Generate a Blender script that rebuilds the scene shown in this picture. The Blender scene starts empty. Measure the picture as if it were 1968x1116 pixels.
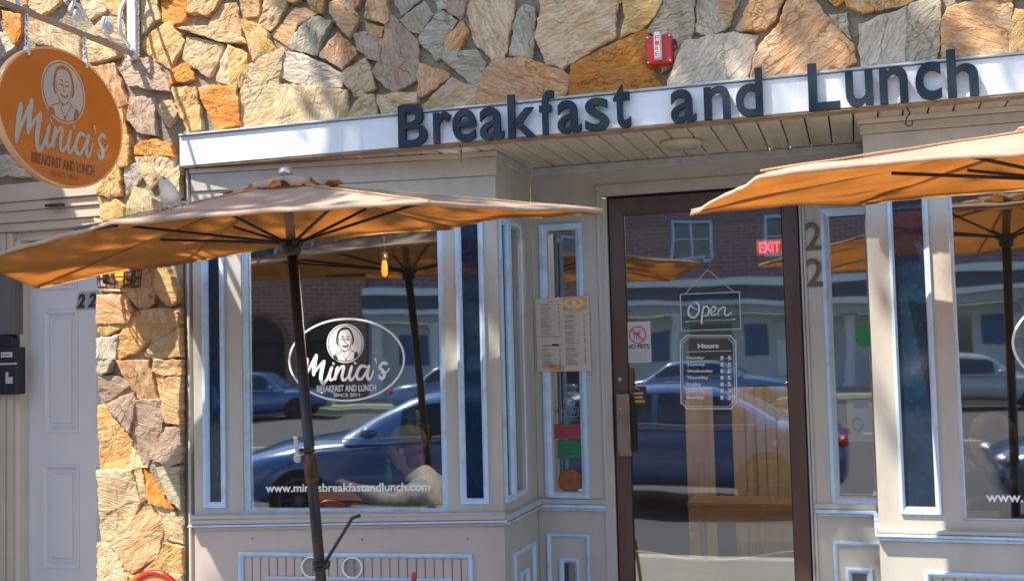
import bpy, bmesh, math, random
from mathutils import Vector, Matrix, noise
random.seed(7)
S = bpy.context.scene
# ------------------------------------------------------------------ camera
F_PX = 2084.7
def cam_axes(yaw, pit, rol):
    f = Vector((math.sin(yaw)*math.cos(pit), math.cos(yaw)*math.cos(pit), math.sin(pit)))
    r = Vector((math.cos(yaw), -math.sin(yaw), 0)); u = r.cross(f)
    return r*math.cos(rol)+u*math.sin(rol), -r*math.sin(rol)+u*math.cos(rol), f
CR, CU, CF = cam_axes(*[math.radians(a) for a in (-17.642, 3.204, -1.4424)])
CO = Vector((0, 0, 1.6))
cd = bpy.data.cameras.new('camera'); cam = bpy.data.objects.new('camera', cd); S.collection.objects.link(cam)
m = Matrix((CR, CU, -CF)).transposed().to_4x4(); m.translation = CO; cam.matrix_world = m
cd.sensor_width = 36; cd.lens = 36*F_PX/1968; cd.clip_start = .02; cd.clip_end = 500
S.camera = cam
# ------------------------------------------------------------------ light
EL, AZ = math.radians(57), math.radians(46)
SUN = Vector((-math.sin(AZ)*math.cos(EL), -math.cos(AZ)*math.cos(EL), math.sin(EL)))
W = bpy.data.worlds.new('World'); S.world = W; W.use_nodes = True
nt = W.node_tree; bg = nt.nodes['Background']; sky = nt.nodes.new('ShaderNodeTexSky'); sky.sky_type = 'NISHITA'
sky.sun_disc = False; sky.sun_elevation = EL; sky.sun_rotation = math.atan2(SUN.x, SUN.y)
nt.links.new(sky.outputs[0], bg.inputs[0]); bg.inputs[1].default_value = .14
sl = bpy.data.lights.new('sun', 'SUN'); sl.energy = 5; sl.angle = math.radians(.6); sl.color = (1, .90, .76)
so = bpy.data.objects.new('sun', sl); S.collection.objects.link(so); so.rotation_euler = SUN.to_track_quat('Z', 'Y').to_euler()
S.view_settings.view_transform = 'Standard'; S.view_settings.look = 'None'; S.view_settings.exposure = 1.2; S.view_settings.gamma = 1

# ------------------------------------------------------------------ helpers
COL = S.collection
def P(x, y, Y):                                   # pixel of the photograph -> point of the plane at depth Y
    d = CR*(x-984)/F_PX-CU*(y-558)/F_PX+CF
    return CO+d*(Y/d.y)
def tag(o, label=None, cat=None, group=None, kind=None):
    if label: o['label'] = label
    if cat: o['category'] = cat
    if group: o['group'] = group
    if kind: o['kind'] = kind
    return o
def empty(name, loc, label, cat, group=None, parent=None):
    o = bpy.data.objects.new(name, None); COL.objects.link(o); o.location = loc; o.empty_display_size = .1
    if parent: o.parent = parent; o.location = Vector(loc)-wloc(parent)
    return tag(o, label, cat, group)
def wloc(o):
    l = Vector(o.location)
    while o.parent: o = o.parent; l = l+Vector(o.location)
    return l
class Fr:                                         # a flat working plane: u along it, z up, d out of it
    def __init__(s, o, ex, n): s.o = Vector(o); s.ex = Vector(ex).normalized(); s.n = Vector(n).normalized()
    def __call__(s, u, z, d=0): return s.o+s.ex*u+Vector((0, 0, z))+s.n*d
    def uv(s, x, y):
        d = CR*(x-984)/F_PX-CU*(y-558)/F_PX+CF; t = (s.o-CO).dot(s.n)/d.dot(s.n); p = CO+d*t
        return (p-s.o).dot(s.ex), p.z-s.o.z
WF = Fr((0, 0, 0), (1, 0, 0), (0, -1, 0))
class MB:
    def __init__(s): s.v = []; s.f = []
    def quadbox(s, c):                            # 8 corners: 4 back ring, 4 front ring
        b = len(s.v); s.v += [Vector(p) for p in c]
        s.f += [tuple(b+i for i in q) for q in ((0, 1, 2, 3), (7, 6, 5, 4), (0, 4, 5, 1), (1, 5, 6, 2), (2, 6, 7, 3), (3, 7, 4, 0))]
        return s
    def box(s, fr, u0, u1, z0, z1, d0, d1, sh=0, taper=0):
        return s.quadbox([fr(u0, z0+sh*u0, d0), fr(u1, z0+sh*u1, d0), fr(u1, z1+sh*u1, d0), fr(u0, z1+sh*u0, d0),
                          fr(u0+taper, z0+sh*u0+taper, d1), fr(u1-taper, z0+sh*u1+taper, d1), fr(u1-taper, z1+sh*u1-taper, d1), fr(u0+taper, z1+sh*u0-taper, d1)])
    def ring(s, fr, u0, u1, z0, z1, w, d0, d1, dip=0, wt=None, wb=None):   # mitred rectangular frame, profile lower by dip at the inner edge
        wt = w if wt is None else wt; wb = w if wb is None else wb
        b = len(s.v)
        O = [(u0, z0), (u1, z0), (u1, z1), (u0, z1)]; I = [(u0+w, z0+wb), (u1-w, z0+wb), (u1-w, z1-wt), (u0+w, z1-wt)]
        M = [((a[0]+c[0])/2, (a[1]+c[1])/2) for a, c in zip(O, I)]
        rings = [[fr(*p, d0) for p in O], [fr(*p, d1) for p in O], [fr(*p, d1) for p in M], [fr(*p, d1-dip) for p in I], [fr(*p, d0) for p in I]]
        for r in rings: s.v += r
        for k in range(5):
            a = b+4*k; c = b+4*((k+1) % 5)
            for i in range(4): s.f.append((a+i, a+(i+1) % 4, c+(i+1) % 4, c+i))
        return s
    def holes(s, fr, u0, u1, z0, z1, hs, d0, d1):  # wall slab with rectangular openings
        us = sorted({u0, u1, *[h[0] for h in hs], *[h[1] for h in hs]}); zs = sorted({z0, z1, *[h[2] for h in hs], *[h[3] for h in hs]})
        us = [u for u in us if u0 <= u <= u1]; zs = [z for z in zs if z0 <= z <= z1]
        def full(i, j):
            if i < 0 or j < 0 or i >= len(us)-1 or j >= len(zs)-1: return False
            cu, cz = (us[i]+us[i+1])/2, (zs[j]+zs[j+1])/2
            return not any(h[0] < cu < h[1] and h[2] < cz < h[3] for h in hs)
        ix = {}
        def V(i, j, k):
            if (i, j, k) not in ix: ix[(i, j, k)] = len(s.v); s.v.append(fr(us[i], zs[j], (d0, d1)[k]))
            return ix[(i, j, k)]
        for i in range(len(us)-1):
            for j in range(len(zs)-1):
                if not full(i, j): continue
                s.f.append((V(i, j, 1), V(i+1, j, 1), V(i+1, j+1, 1), V(i, j+1, 1))); s.f.append((V(i, j+1, 0), V(i+1, j+1, 0), V(i+1, j, 0), V(i, j, 0)))
                for (di, dj, a, c) in ((-1, 0, (i, j), (i, j+1)), (1, 0, (i+1, j+1), (i+1, j)), (0, -1, (i+1, j), (i, j)), (0, 1, (i, j+1), (i+1, j+1))):
                    if not full(i+di, j+dj): s.f.append((V(*a, 0), V(*a, 1), V(*c, 1), V(*c, 0)))
        return s
    def tube(s, pts, r, n=8, cap=True):
        pts = [Vector(p) for p in pts]; rs = r if isinstance(r, (list, tuple)) else [r]*len(pts)
        b0 = len(s.v); up = None
        for i, p in enumerate(pts):
            t = (pts[min(i+1, len(pts)-1)]-pts[max(i-1, 0)]).normalized()
            if up is None:
                up = Vector((0, 0, 1)) if abs(t.z) < .9 else Vector((1, 0, 0))
            up = (up-t*up.dot(t)).normalized(); si = t.cross(up)
            for k in range(n):
                a = 2*math.pi*k/n; s.v.append(p+(up*math.cos(a)+si*math.sin(a))*rs[i])
        for i in range(len(pts)-1):
            for k in range(n):
                a = b0+i*n+k; c = b0+i*n+(k+1) % n; s.f.append((a, c, c+n, a+n))
        if cap:
            s.f.append(tuple(b0+k for k in range(n))[::-1]); e = b0+(len(pts)-1)*n; s.f.append(tuple(e+k for k in range(n)))
        return s
    def disc(s, fr, u, z, ru, rz, d0, d1, n=48):  # solid elliptical plate
        b = len(s.v)
        for d in (d0, d1):
            for k in range(n):
                a = 2*math.pi*k/n; s.v.append(fr(u+ru*math.cos(a), z+rz*math.sin(a), d))
        s.f.append(tuple(b+k for k in range(n))[::-1]); s.f.append(tuple(b+n+k for k in range(n)))
        for k in range(n): s.f.append((b+k, b+(k+1) % n, b+n+(k+1) % n, b+n+k))
        return s
    def ell(s, fr, u, z, ru, rz, w, d0, d1, n=72): # elliptical band
        b = len(s.v)
        for rr, d in ((1, d0), (1, d1), (0, d1), (0, d0)):
            for k in range(n):
                a = 2*math.pi*k/n; x = (ru if rr else ru-w); y = (rz if rr else rz-w); s.v.append(fr(u+x*math.cos(a), z+y*math.sin(a), d))
        for q in range(4):
            for k in range(n):
                a = b+q*n; c = b+((q+1) % 4)*n; s.f.append((a+k, a+(k+1) % n, c+(k+1) % n, c+k))
        return s
    def lathe(s, c, prof, n=24):                  # prof: (radius, z) about a vertical axis through c
        b = len(s.v); c = Vector(c)
        for r, z in prof:
            for k in range(n):
                a = 2*math.pi*k/n; s.v.append(c+Vector((r*math.cos(a), r*math.sin(a), z)))
        for i in range(len(prof)-1):
            for k in range(n):
                a = b+i*n+k; q = b+i*n+(k+1) % n; s.f.append((a, q, q+n, a+n))
        s.f.append(tuple(b+k for k in range(n))[::-1]); e = b+(len(prof)-1)*n; s.f.append(tuple(e+k for k in range(n)))
        return s
    def ball(s, c, r, nu=16, nv=10):
        c = Vector(c); r = Vector(r if hasattr(r, '__len__') else (r, r, r)); b = len(s.v)
        for j in range(nv+1):
            t = math.pi*j/nv
            for i in range(nu):
                a = 2*math.pi*i/nu; s.v.append(c+Vector((r.x*math.sin(t)*math.cos(a), r.y*math.sin(t)*math.sin(a), r.z*math.cos(t))))
        for j in range(nv):
            for i in range(nu): s.f.append((b+j*nu+i, b+(j+1)*nu+i, b+(j+1)*nu+(i+1) % nu, b+j*nu+(i+1) % nu))
        return s
    def stroke(s, fr, pts, w, d, n=5, ends=.6):    # brush line, catmull-rom smoothed, pts (u, z) or (u, z, width factor)
        q = [(p[0], p[1], p[2] if len(p) > 2 else 1) for p in pts]
        if len(q) > 2:
            o = []
            for i in range(len(q)-1):
                a, b_, c, e = q[max(i-1, 0)], q[i], q[i+1], q[min(i+2, len(q)-1)]
                for k in range(n):
                    t = k/n; o.append(tuple(.5*(2*b_[j]+(c[j]-a[j])*t+(2*a[j]-5*b_[j]+4*c[j]-e[j])*t*t+(3*b_[j]-a[j]-3*c[j]+e[j])*t**3) for j in range(3)))
            q = o+[q[-1]]
        L = len(q); b = len(s.v)
        for i, p in enumerate(q):
            a, c = q[max(i-1, 0)], q[min(i+1, L-1)]; dx, dz = c[0]-a[0], c[1]-a[1]; l = math.hypot(dx, dz) or 1
            e = min(1, ends+min(i, L-1-i)*.3); hw = w*p[2]*e/2
            s.v.append(fr(p[0]-dz/l*hw, p[1]+dx/l*hw, d)); s.v.append(fr(p[0]+dz/l*hw, p[1]-dx/l*hw, d))
        for i in range(L-1): s.f.append((b+2*i, b+2*i+1, b+2*i+3, b+2*i+2))
        for e, i in ((-1, 0), (1, L-1)):           # round ends
            a, c = s.v[b+2*i], s.v[b+2*i+1]; mid = (a+c)/2; h = (a-c)/2; t = fr.n.cross(h)*(-e)
            k = len(s.v); s.v += [mid+h*math.cos(x)+t*math.sin(x) for x in (math.pi*j/6 for j in range(7))]
            s.f.append(tuple(range(k, k+7)))
        return s
    def build(s, name, mt, parent=None, smooth=False, bevel=0, seg=2):
        me = bpy.data.meshes.new(name); org = wloc(parent) if parent else Vector((0, 0, 0))
        me.from_pydata([tuple(v-org) for v in s.v], [], s.f); me.materials.append(mt)
        o = bpy.data.objects.new(name, me); COL.objects.link(o)
        if parent: o.parent = parent
        bm = bmesh.new(); bm.from_mesh(me); bmesh.ops.recalc_face_normals(bm, faces=bm.faces); bm.to_mesh(me); bm.free()
        if smooth:
            for p in me.polygons: p.use_smooth = True
        if bevel:
            b = o.modifiers.new('bevel', 'BEVEL'); b.width = bevel; b.segments = seg; b.limit_method = 'ANGLE'
        return o
def recentre(o):                                   # top-level mesh gets its origin at its base
    me = o.data; c = Vector((0, 0, 0)); vs = [v.co for v in me.vertices]
    c = Vector((sum(v.x for v in vs)/len(vs), sum(v.y for v in vs)/len(vs), min(v.z for v in vs)))
    me.transform(Matrix.Translation(-c)); o.location = c; return o

# ------------------------------------------------------------------ materials
def mat(name, col, rough=.6, metal=0, var=.12, scale=6, bump=.0, bscale=60, dirt=None, dscale=3, damt=.5, spec=.5, coords='Object', stretch=None, coat=0):
    M = bpy.data.materials.new(name); M.use_nodes = True; n = M.node_tree; N, L = n.nodes, n.links; B = N['Principled BSDF']
    B.inputs['Roughness'].default_value = rough; B.inputs['Metallic'].default_value = metal; B.inputs['Specular IOR Level'].default_value = spec
    B.inputs['Coat Weight'].default_value = coat
    tc = N.new('ShaderNodeTexCoord'); src = tc.outputs[coords]
    if stretch:
        mp = N.new('ShaderNodeMapping'); mp.inputs['Scale'].default_value = stretch; L.new(src, mp.inputs[0]); src = mp.outputs[0]
    nz = N.new('ShaderNodeTexNoise'); nz.inputs['Scale'].default_value = scale; nz.inputs['Detail'].default_value = 8; L.new(src, nz.inputs['Vector'])
    rp = N.new('ShaderNodeValToRGB'); L.new(nz.outputs[0], rp.inputs[0]); e = rp.color_ramp.elements
    e[0].position = .3; e[1].position = .72; e[0].color = (*[c*(1-var) for c in col], 1); e[1].color = (*[min(1, c*(1+var)) for c in col], 1)
    out = rp.outputs[0]
    if dirt:
        n2 = N.new('ShaderNodeTexNoise'); n2.inputs['Scale'].default_value = dscale; n2.inputs['Detail'].default_value = 10; n2.inputs['Roughness'].default_value = .7; L.new(src, n2.inputs['Vector'])
        r2 = N.new('ShaderNodeValToRGB'); r2.color_ramp.elements[0].position = .5; r2.color_ramp.elements[1].position = .75; r2.color_ramp.elements[1].color = (damt, damt, damt, 1); L.new(n2.outputs[0], r2.inputs[0])
        mx = N.new('ShaderNodeMix'); mx.data_type = 'RGBA'; L.new(r2.outputs[0], mx.inputs[0]); L.new(out, mx.inputs[6]); mx.inputs[7].default_value = (*dirt, 1); out = mx.outputs[2]
    L.new(out, B.inputs['Base Color'])
    if bump:
        n3 = N.new('ShaderNodeTexNoise'); n3.inputs['Scale'].default_value = bscale; n3.inputs['Detail'].default_value = 6; L.new(src, n3.inputs['Vector'])
        bp = N.new('ShaderNodeBump'); bp.inputs['Strength'].default_value = bump; bp.inputs['Distance'].default_value = .01; L.new(n3.outputs[0], bp.inputs['Height']); L.new(bp.outputs[0], B.inputs['Normal'])
    return M
def emit(name, col, st):
    M = mat(name, col, var=0); B = M.node_tree.nodes['Principled BSDF']; B.inputs['Emission Color'].default_value = (*col, 1); B.inputs['Emission Strength'].default_value = st; return M
def glass(name, refl, tint, rough=0.0, wob=0):
    M = bpy.data.materials.new(name); M.use_nodes = True; N, L = M.node_tree.nodes, M.node_tree.links; N.clear()
    o = N.new('ShaderNodeOutputMaterial'); t = N.new('ShaderNodeBsdfTransparent'); t.inputs[0].default_value = (*tint, 1)
    g = N.new('ShaderNodeBsdfGlossy'); g.inputs['Roughness'].default_value = max(rough, .018); g.inputs[0].default_value = (.93, .97, 1, 1)
    fr = N.new('ShaderNodeFresnel'); fr.inputs[0].default_value = 1.5; mr = N.new('ShaderNodeMath'); mr.operation = 'ADD'; mr.inputs[1].default_value = refl; mr.use_clamp = True
    L.new(fr.outputs[0], mr.inputs[0]); mx = N.new('ShaderNodeMixShader'); L.new(mr.outputs[0], mx.inputs[0]); L.new(t.outputs[0], mx.inputs[1]); L.new(g.outputs[0], mx.inputs[2]); L.new(mx.outputs[0], o.inputs[0])
    if wob:                                        # old panes are not quite flat
        tc = N.new('ShaderNodeTexCoord'); nz = N.new('ShaderNodeTexNoise'); nz.inputs['Scale'].default_value = 1.6; nz.inputs['Detail'].default_value = 1.5; L.new(tc.outputs['Object'], nz.inputs['Vector'])
        bp = N.new('ShaderNodeBump'); bp.inputs['Strength'].default_value = wob; bp.inputs['Distance'].default_value = .01; L.new(nz.outputs[0], bp.inputs['Height']); L.new(bp.outputs[0], g.inputs['Normal']); 
    return M
def cloth(name, top, through, tw=.5):
    M = bpy.data.materials.new(name); M.use_nodes = True; N, L = M.node_tree.nodes, M.node_tree.links; N.clear()
    o = N.new('ShaderNodeOutputMaterial'); d = N.new('ShaderNodeBsdfDiffuse'); t = N.new('ShaderNodeBsdfTranslucent'); mx = N.new('ShaderNodeMixShader'); mx.inputs[0].default_value = tw
    tc = N.new('ShaderNodeTexCoord')
    for nd, c in ((d, top), (t, through)):
        nz = N.new('ShaderNodeTexNoise'); nz.inputs['Scale'].default_value = 5; nz.inputs['Detail'].default_value = 8; L.new(tc.outputs['Object'], nz.inputs['Vector'])
        rp = N.new('ShaderNodeValToRGB'); rp.color_ramp.elements[0].position = .3; rp.color_ramp.elements[1].position = .7
        rp.color_ramp.elements[0].color = (*[x*.76 for x in c], 1); rp.color_ramp.elements[1].color = (*c, 1); L.new(nz.outputs[0], rp.inputs[0]); L.new(rp.outputs[0], nd.inputs[0])
    wv = N.new('ShaderNodeTexNoise'); wv.inputs['Scale'].default_value = 9; wv.inputs['Detail'].default_value = 3; L.new(tc.outputs['Object'], wv.inputs['Vector'])
    bp = N.new('ShaderNodeBump'); bp.inputs['Strength'].default_value = .35; bp.inputs['Distance'].default_value = .02; L.new(wv.outputs[0], bp.inputs['Height']); L.new(bp.outputs[0], d.inputs['Normal']); L.new(bp.outputs[0], t.inputs['Normal'])
    L.new(d.outputs[0], mx.inputs[1]); L.new(t.outputs[0], mx.inputs[2]); L.new(mx.outputs[0], o.inputs[0]); return M
def brick(name, c1, c2, mortar, sc=1, axis='XZ'):
    M = bpy.data.materials.new(name); M.use_nodes = True; N, L = M.node_tree.nodes, M.node_tree.links; B = N['Principled BSDF']; B.inputs['Roughness'].default_value = .9
    tc = N.new('ShaderNodeTexCoord'); sp = N.new('ShaderNodeSeparateXYZ'); cb = N.new('ShaderNodeCombineXYZ'); L.new(tc.outputs['Object'], sp.inputs[0])
    L.new(sp.outputs[0], cb.inputs[0]); L.new(sp.outputs[2], cb.inputs[1]); bt = N.new('ShaderNodeTexBrick'); L.new(cb.outputs[0], bt.inputs[0])
    bt.inputs['Color1'].default_value = (*c1, 1); bt.inputs['Color2'].default_value = (*c2, 1); bt.inputs['Mortar'].default_value = (*mortar, 1)
    bt.inputs['Scale'].default_value = 1; bt.inputs['Brick Width'].default_value = .23*sc; bt.inputs['Row Height'].default_value = .075*sc; bt.inputs['Mortar Size'].default_value = .008*sc
    L.new(bt.outputs[0], B.inputs['Base Color']); return M
def wood(name, c1, c2, rough=.55, along='z', sc=14):
    st = {'z': (sc, sc, sc*.08), 'x': (sc*.08, sc, sc)}[along]
    return mat(name, c1, rough, var=0, scale=1, stretch=st, dirt=c2, dscale=1.4, damt=.9, bump=.15, bscale=2)

PAINT = mat('taupe_paint', (.455, .44, .395), .55, var=.07, scale=4, dirt=(.28, .25, .20), dscale=4.5, damt=.55, bump=.08, bscale=90, stretch=(1, 1, .35))
PAINT_BOUNCE = mat('taupe_paint_red_bounce', (.48, .41, .37), .55, var=.06, scale=4, dirt=(.36, .28, .23), dscale=2.2, damt=.45, bump=.08, bscale=90, stretch=(1, 1, .35))  # taupe paint with red bounced light put into its colour
TRIM = mat('sky_tinted_trim_paint', (.46, .63, .84), .42, var=.08, scale=9, dirt=(.34, .35, .34), dscale=10, damt=.75, bump=.06, bscale=70)  # pale trim paint, blue of the skylit shade put into its colour
TRIM2 = mat('grey_moulding_paint', (.42, .45, .47), .5, var=.1, scale=12, dirt=(.22, .21, .2), dscale=10, damt=.7)
WHITE = mat('white_fascia_paint', (.72, .78, .81), .45, var=.03, scale=3, dirt=(.45, .46, .44), dscale=3, damt=.45, stretch=(6, 1, .8))
SOFFIT = mat('soffit_paint', (.50, .45, .36), .6, var=.12, scale=5, dirt=(.27, .20, .14), dscale=4, damt=.6, stretch=(3, .5, 3))
DARKTR = mat('recess_shaded_trim', (.27, .20, .15), .6, var=.25, scale=8, stretch=(2, 2, .3))  # brown-taupe trim with the shade of the recess put into the colour
NAVY = mat('dark_slate_letter_paint', (.010, .021, .036), .5, var=.1, spec=.3, scale=20)
DOORB = mat('brown_aluminium', (.085, .042, .032), .38, var=.25, scale=5, stretch=(3, 3, .5), spec=.6)
BLACK = mat('black_rubber', (.006, .006, .007), .7)
IRON = mat('dark_bronze_metal', (.030, .030, .034), .42, metal=.4, var=.3, scale=14, dirt=(.10, .06, .035), dscale=9, damt=.5)
CHROME = mat('worn_chrome', (.62, .60, .57), .28, metal=.9, var=.1)
GALV = mat('pale_galvanised_iron', (.66, .71, .77), .38, metal=.25, var=.12, scale=20, dirt=(.35, .3, .25), dscale=12, damt=.6)
GLASS = glass('window_glass', .19, (.80, .87, .90), wob=.16)
GLASSD = glass('door_glass', .17, (.84, .90, .92), wob=.18)
DKGLASS = mat('dark_tinted_glass', (.006, .022, .050), .07, var=.3, scale=40, spec=1.0, dirt=(.03, .06, .10), dscale=90, damt=.18)
DECAL = mat('white_vinyl', (.86, .87, .86), .5, var=.03)
DECALG = mat('frosted_vinyl', (.48, .53, .56), .6, var=.05)
INK = mat('black_ink', (.03, .03, .032), .6)
ORANGE = mat('orange_sign_enamel', (.62, .16, .008), .45, var=.14, scale=3, dirt=(.50, .11, .004), dscale=3, damt=.7)
ORANGEL = mat('light_orange_edge', (.80, .45, .20), .5)
RED = mat('red_enamel', (.55, .018, .016), .3, var=.1)
STEEL = mat('brushed_metal', (.30, .22, .16), .35, metal=.7, var=.2, scale=9, dirt=(.5, .30, .12), dscale=5, damt=.7)

# ------------------------------------------------------------------ the ground
def slab(name, x0, x1, y0, y1, z, m, kind='structure', th=.1):
    o = MB().box(WF, x0, x1, z-th, z, -y1, -y0).build(name, m); tag(o, kind=kind); return o
CONC = mat('sidewalk_concrete', (.22, .215, .20), .85, var=.12, scale=2, bump=.3, bscale=50, dirt=(.15, .145, .135), dscale=1.5, damt=.6)
ASPH = mat('asphalt', (.055, .055, .06), .85, var=.2, scale=40, bump=.4, bscale=160, dirt=(.1, .1, .1), dscale=.7, damt=.5)
slab('ground', -150, 150, -150, 150, -.22, mat('earth', (.12, .10, .07), .9))
slab('road', -120, 120, -22, 2.28, -.15, ASPH, th=.066)
slab('sidewalk', -40, 40, 2.45, 5.6, 0, CONC, th=.2)
slab('kerb', -40, 40, 2.28, 2.45, -.004, mat('kerb_stone', (.36, .35, .33), .8, bump=.3), th=.2)
slab('far_kerb', -60, 60, -22.2, -22, -.004, mat('far_kerb_stone', (.5, .49, .46), .8), th=.2)
g = slab('grass_strip', -60, 60, -23.6, -22.2, -.01, mat('grass', (.07, .13, .03), .9, var=.4, scale=30, bump=.6, bscale=200), 'structure', th=.2)
slab('far_sidewalk', -60, 60, -29, -23.6, 0, mat('far_pavement', (.30, .28, .25), .85, var=.1, scale=2), th=.2)
for k in range(9):
    o = MB().box(WF, -16+k*4, -14+k*4, -.15, -.144, 11.0, 11.12).build('lane_marking', mat('road_paint', (.7, .6, .25), .7) if k == 0 else bpy.data.materials['road_paint']); tag(o, kind='structure')

# ------------------------------------------------------------------ flagstone wall
SW = Fr((0, 4.625, 0), (1, 0, 0), (0, -1, 0))
wall = empty('stone_wall', (-3.4, 4.62, 0), 'sunlit cream and orange flagstone wall above the white fascia and down the left pier', 'wall')
MORT = mat('grey_mortar', (.27, .23, .17), .95, var=.3, scale=14, bump=1, bscale=90, dirt=(.17, .13, .09), dscale=5, damt=.6)
mb = MB().holes(SW, -6, 3.4, 0, 5.6, [(-3.185, 3.41, -1, 2.62), (-6.01, -3.672, -1, 2.545)], -.3, 0); mb.build('mortar', MORT, wall)
PAL = {'c': ((.70, .57, .38), (.58, .36, .15)), 'o': ((.70, .33, .07), (.56, .15, .02)), 'g': ((.50, .48, .38), (.38, .32, .20)), 'm': ((.50, .39, .31), (.40, .26, .17)),
       't': ((.62, .44, .25), (.52, .25, .08)), 'w': ((.70, .62, .50), (.42, .38, .33)), 'y': ((.68, .49, .23), (.60, .28, .07)), 'r': ((.64, .46, .27), (.56, .20, .04))}
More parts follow.
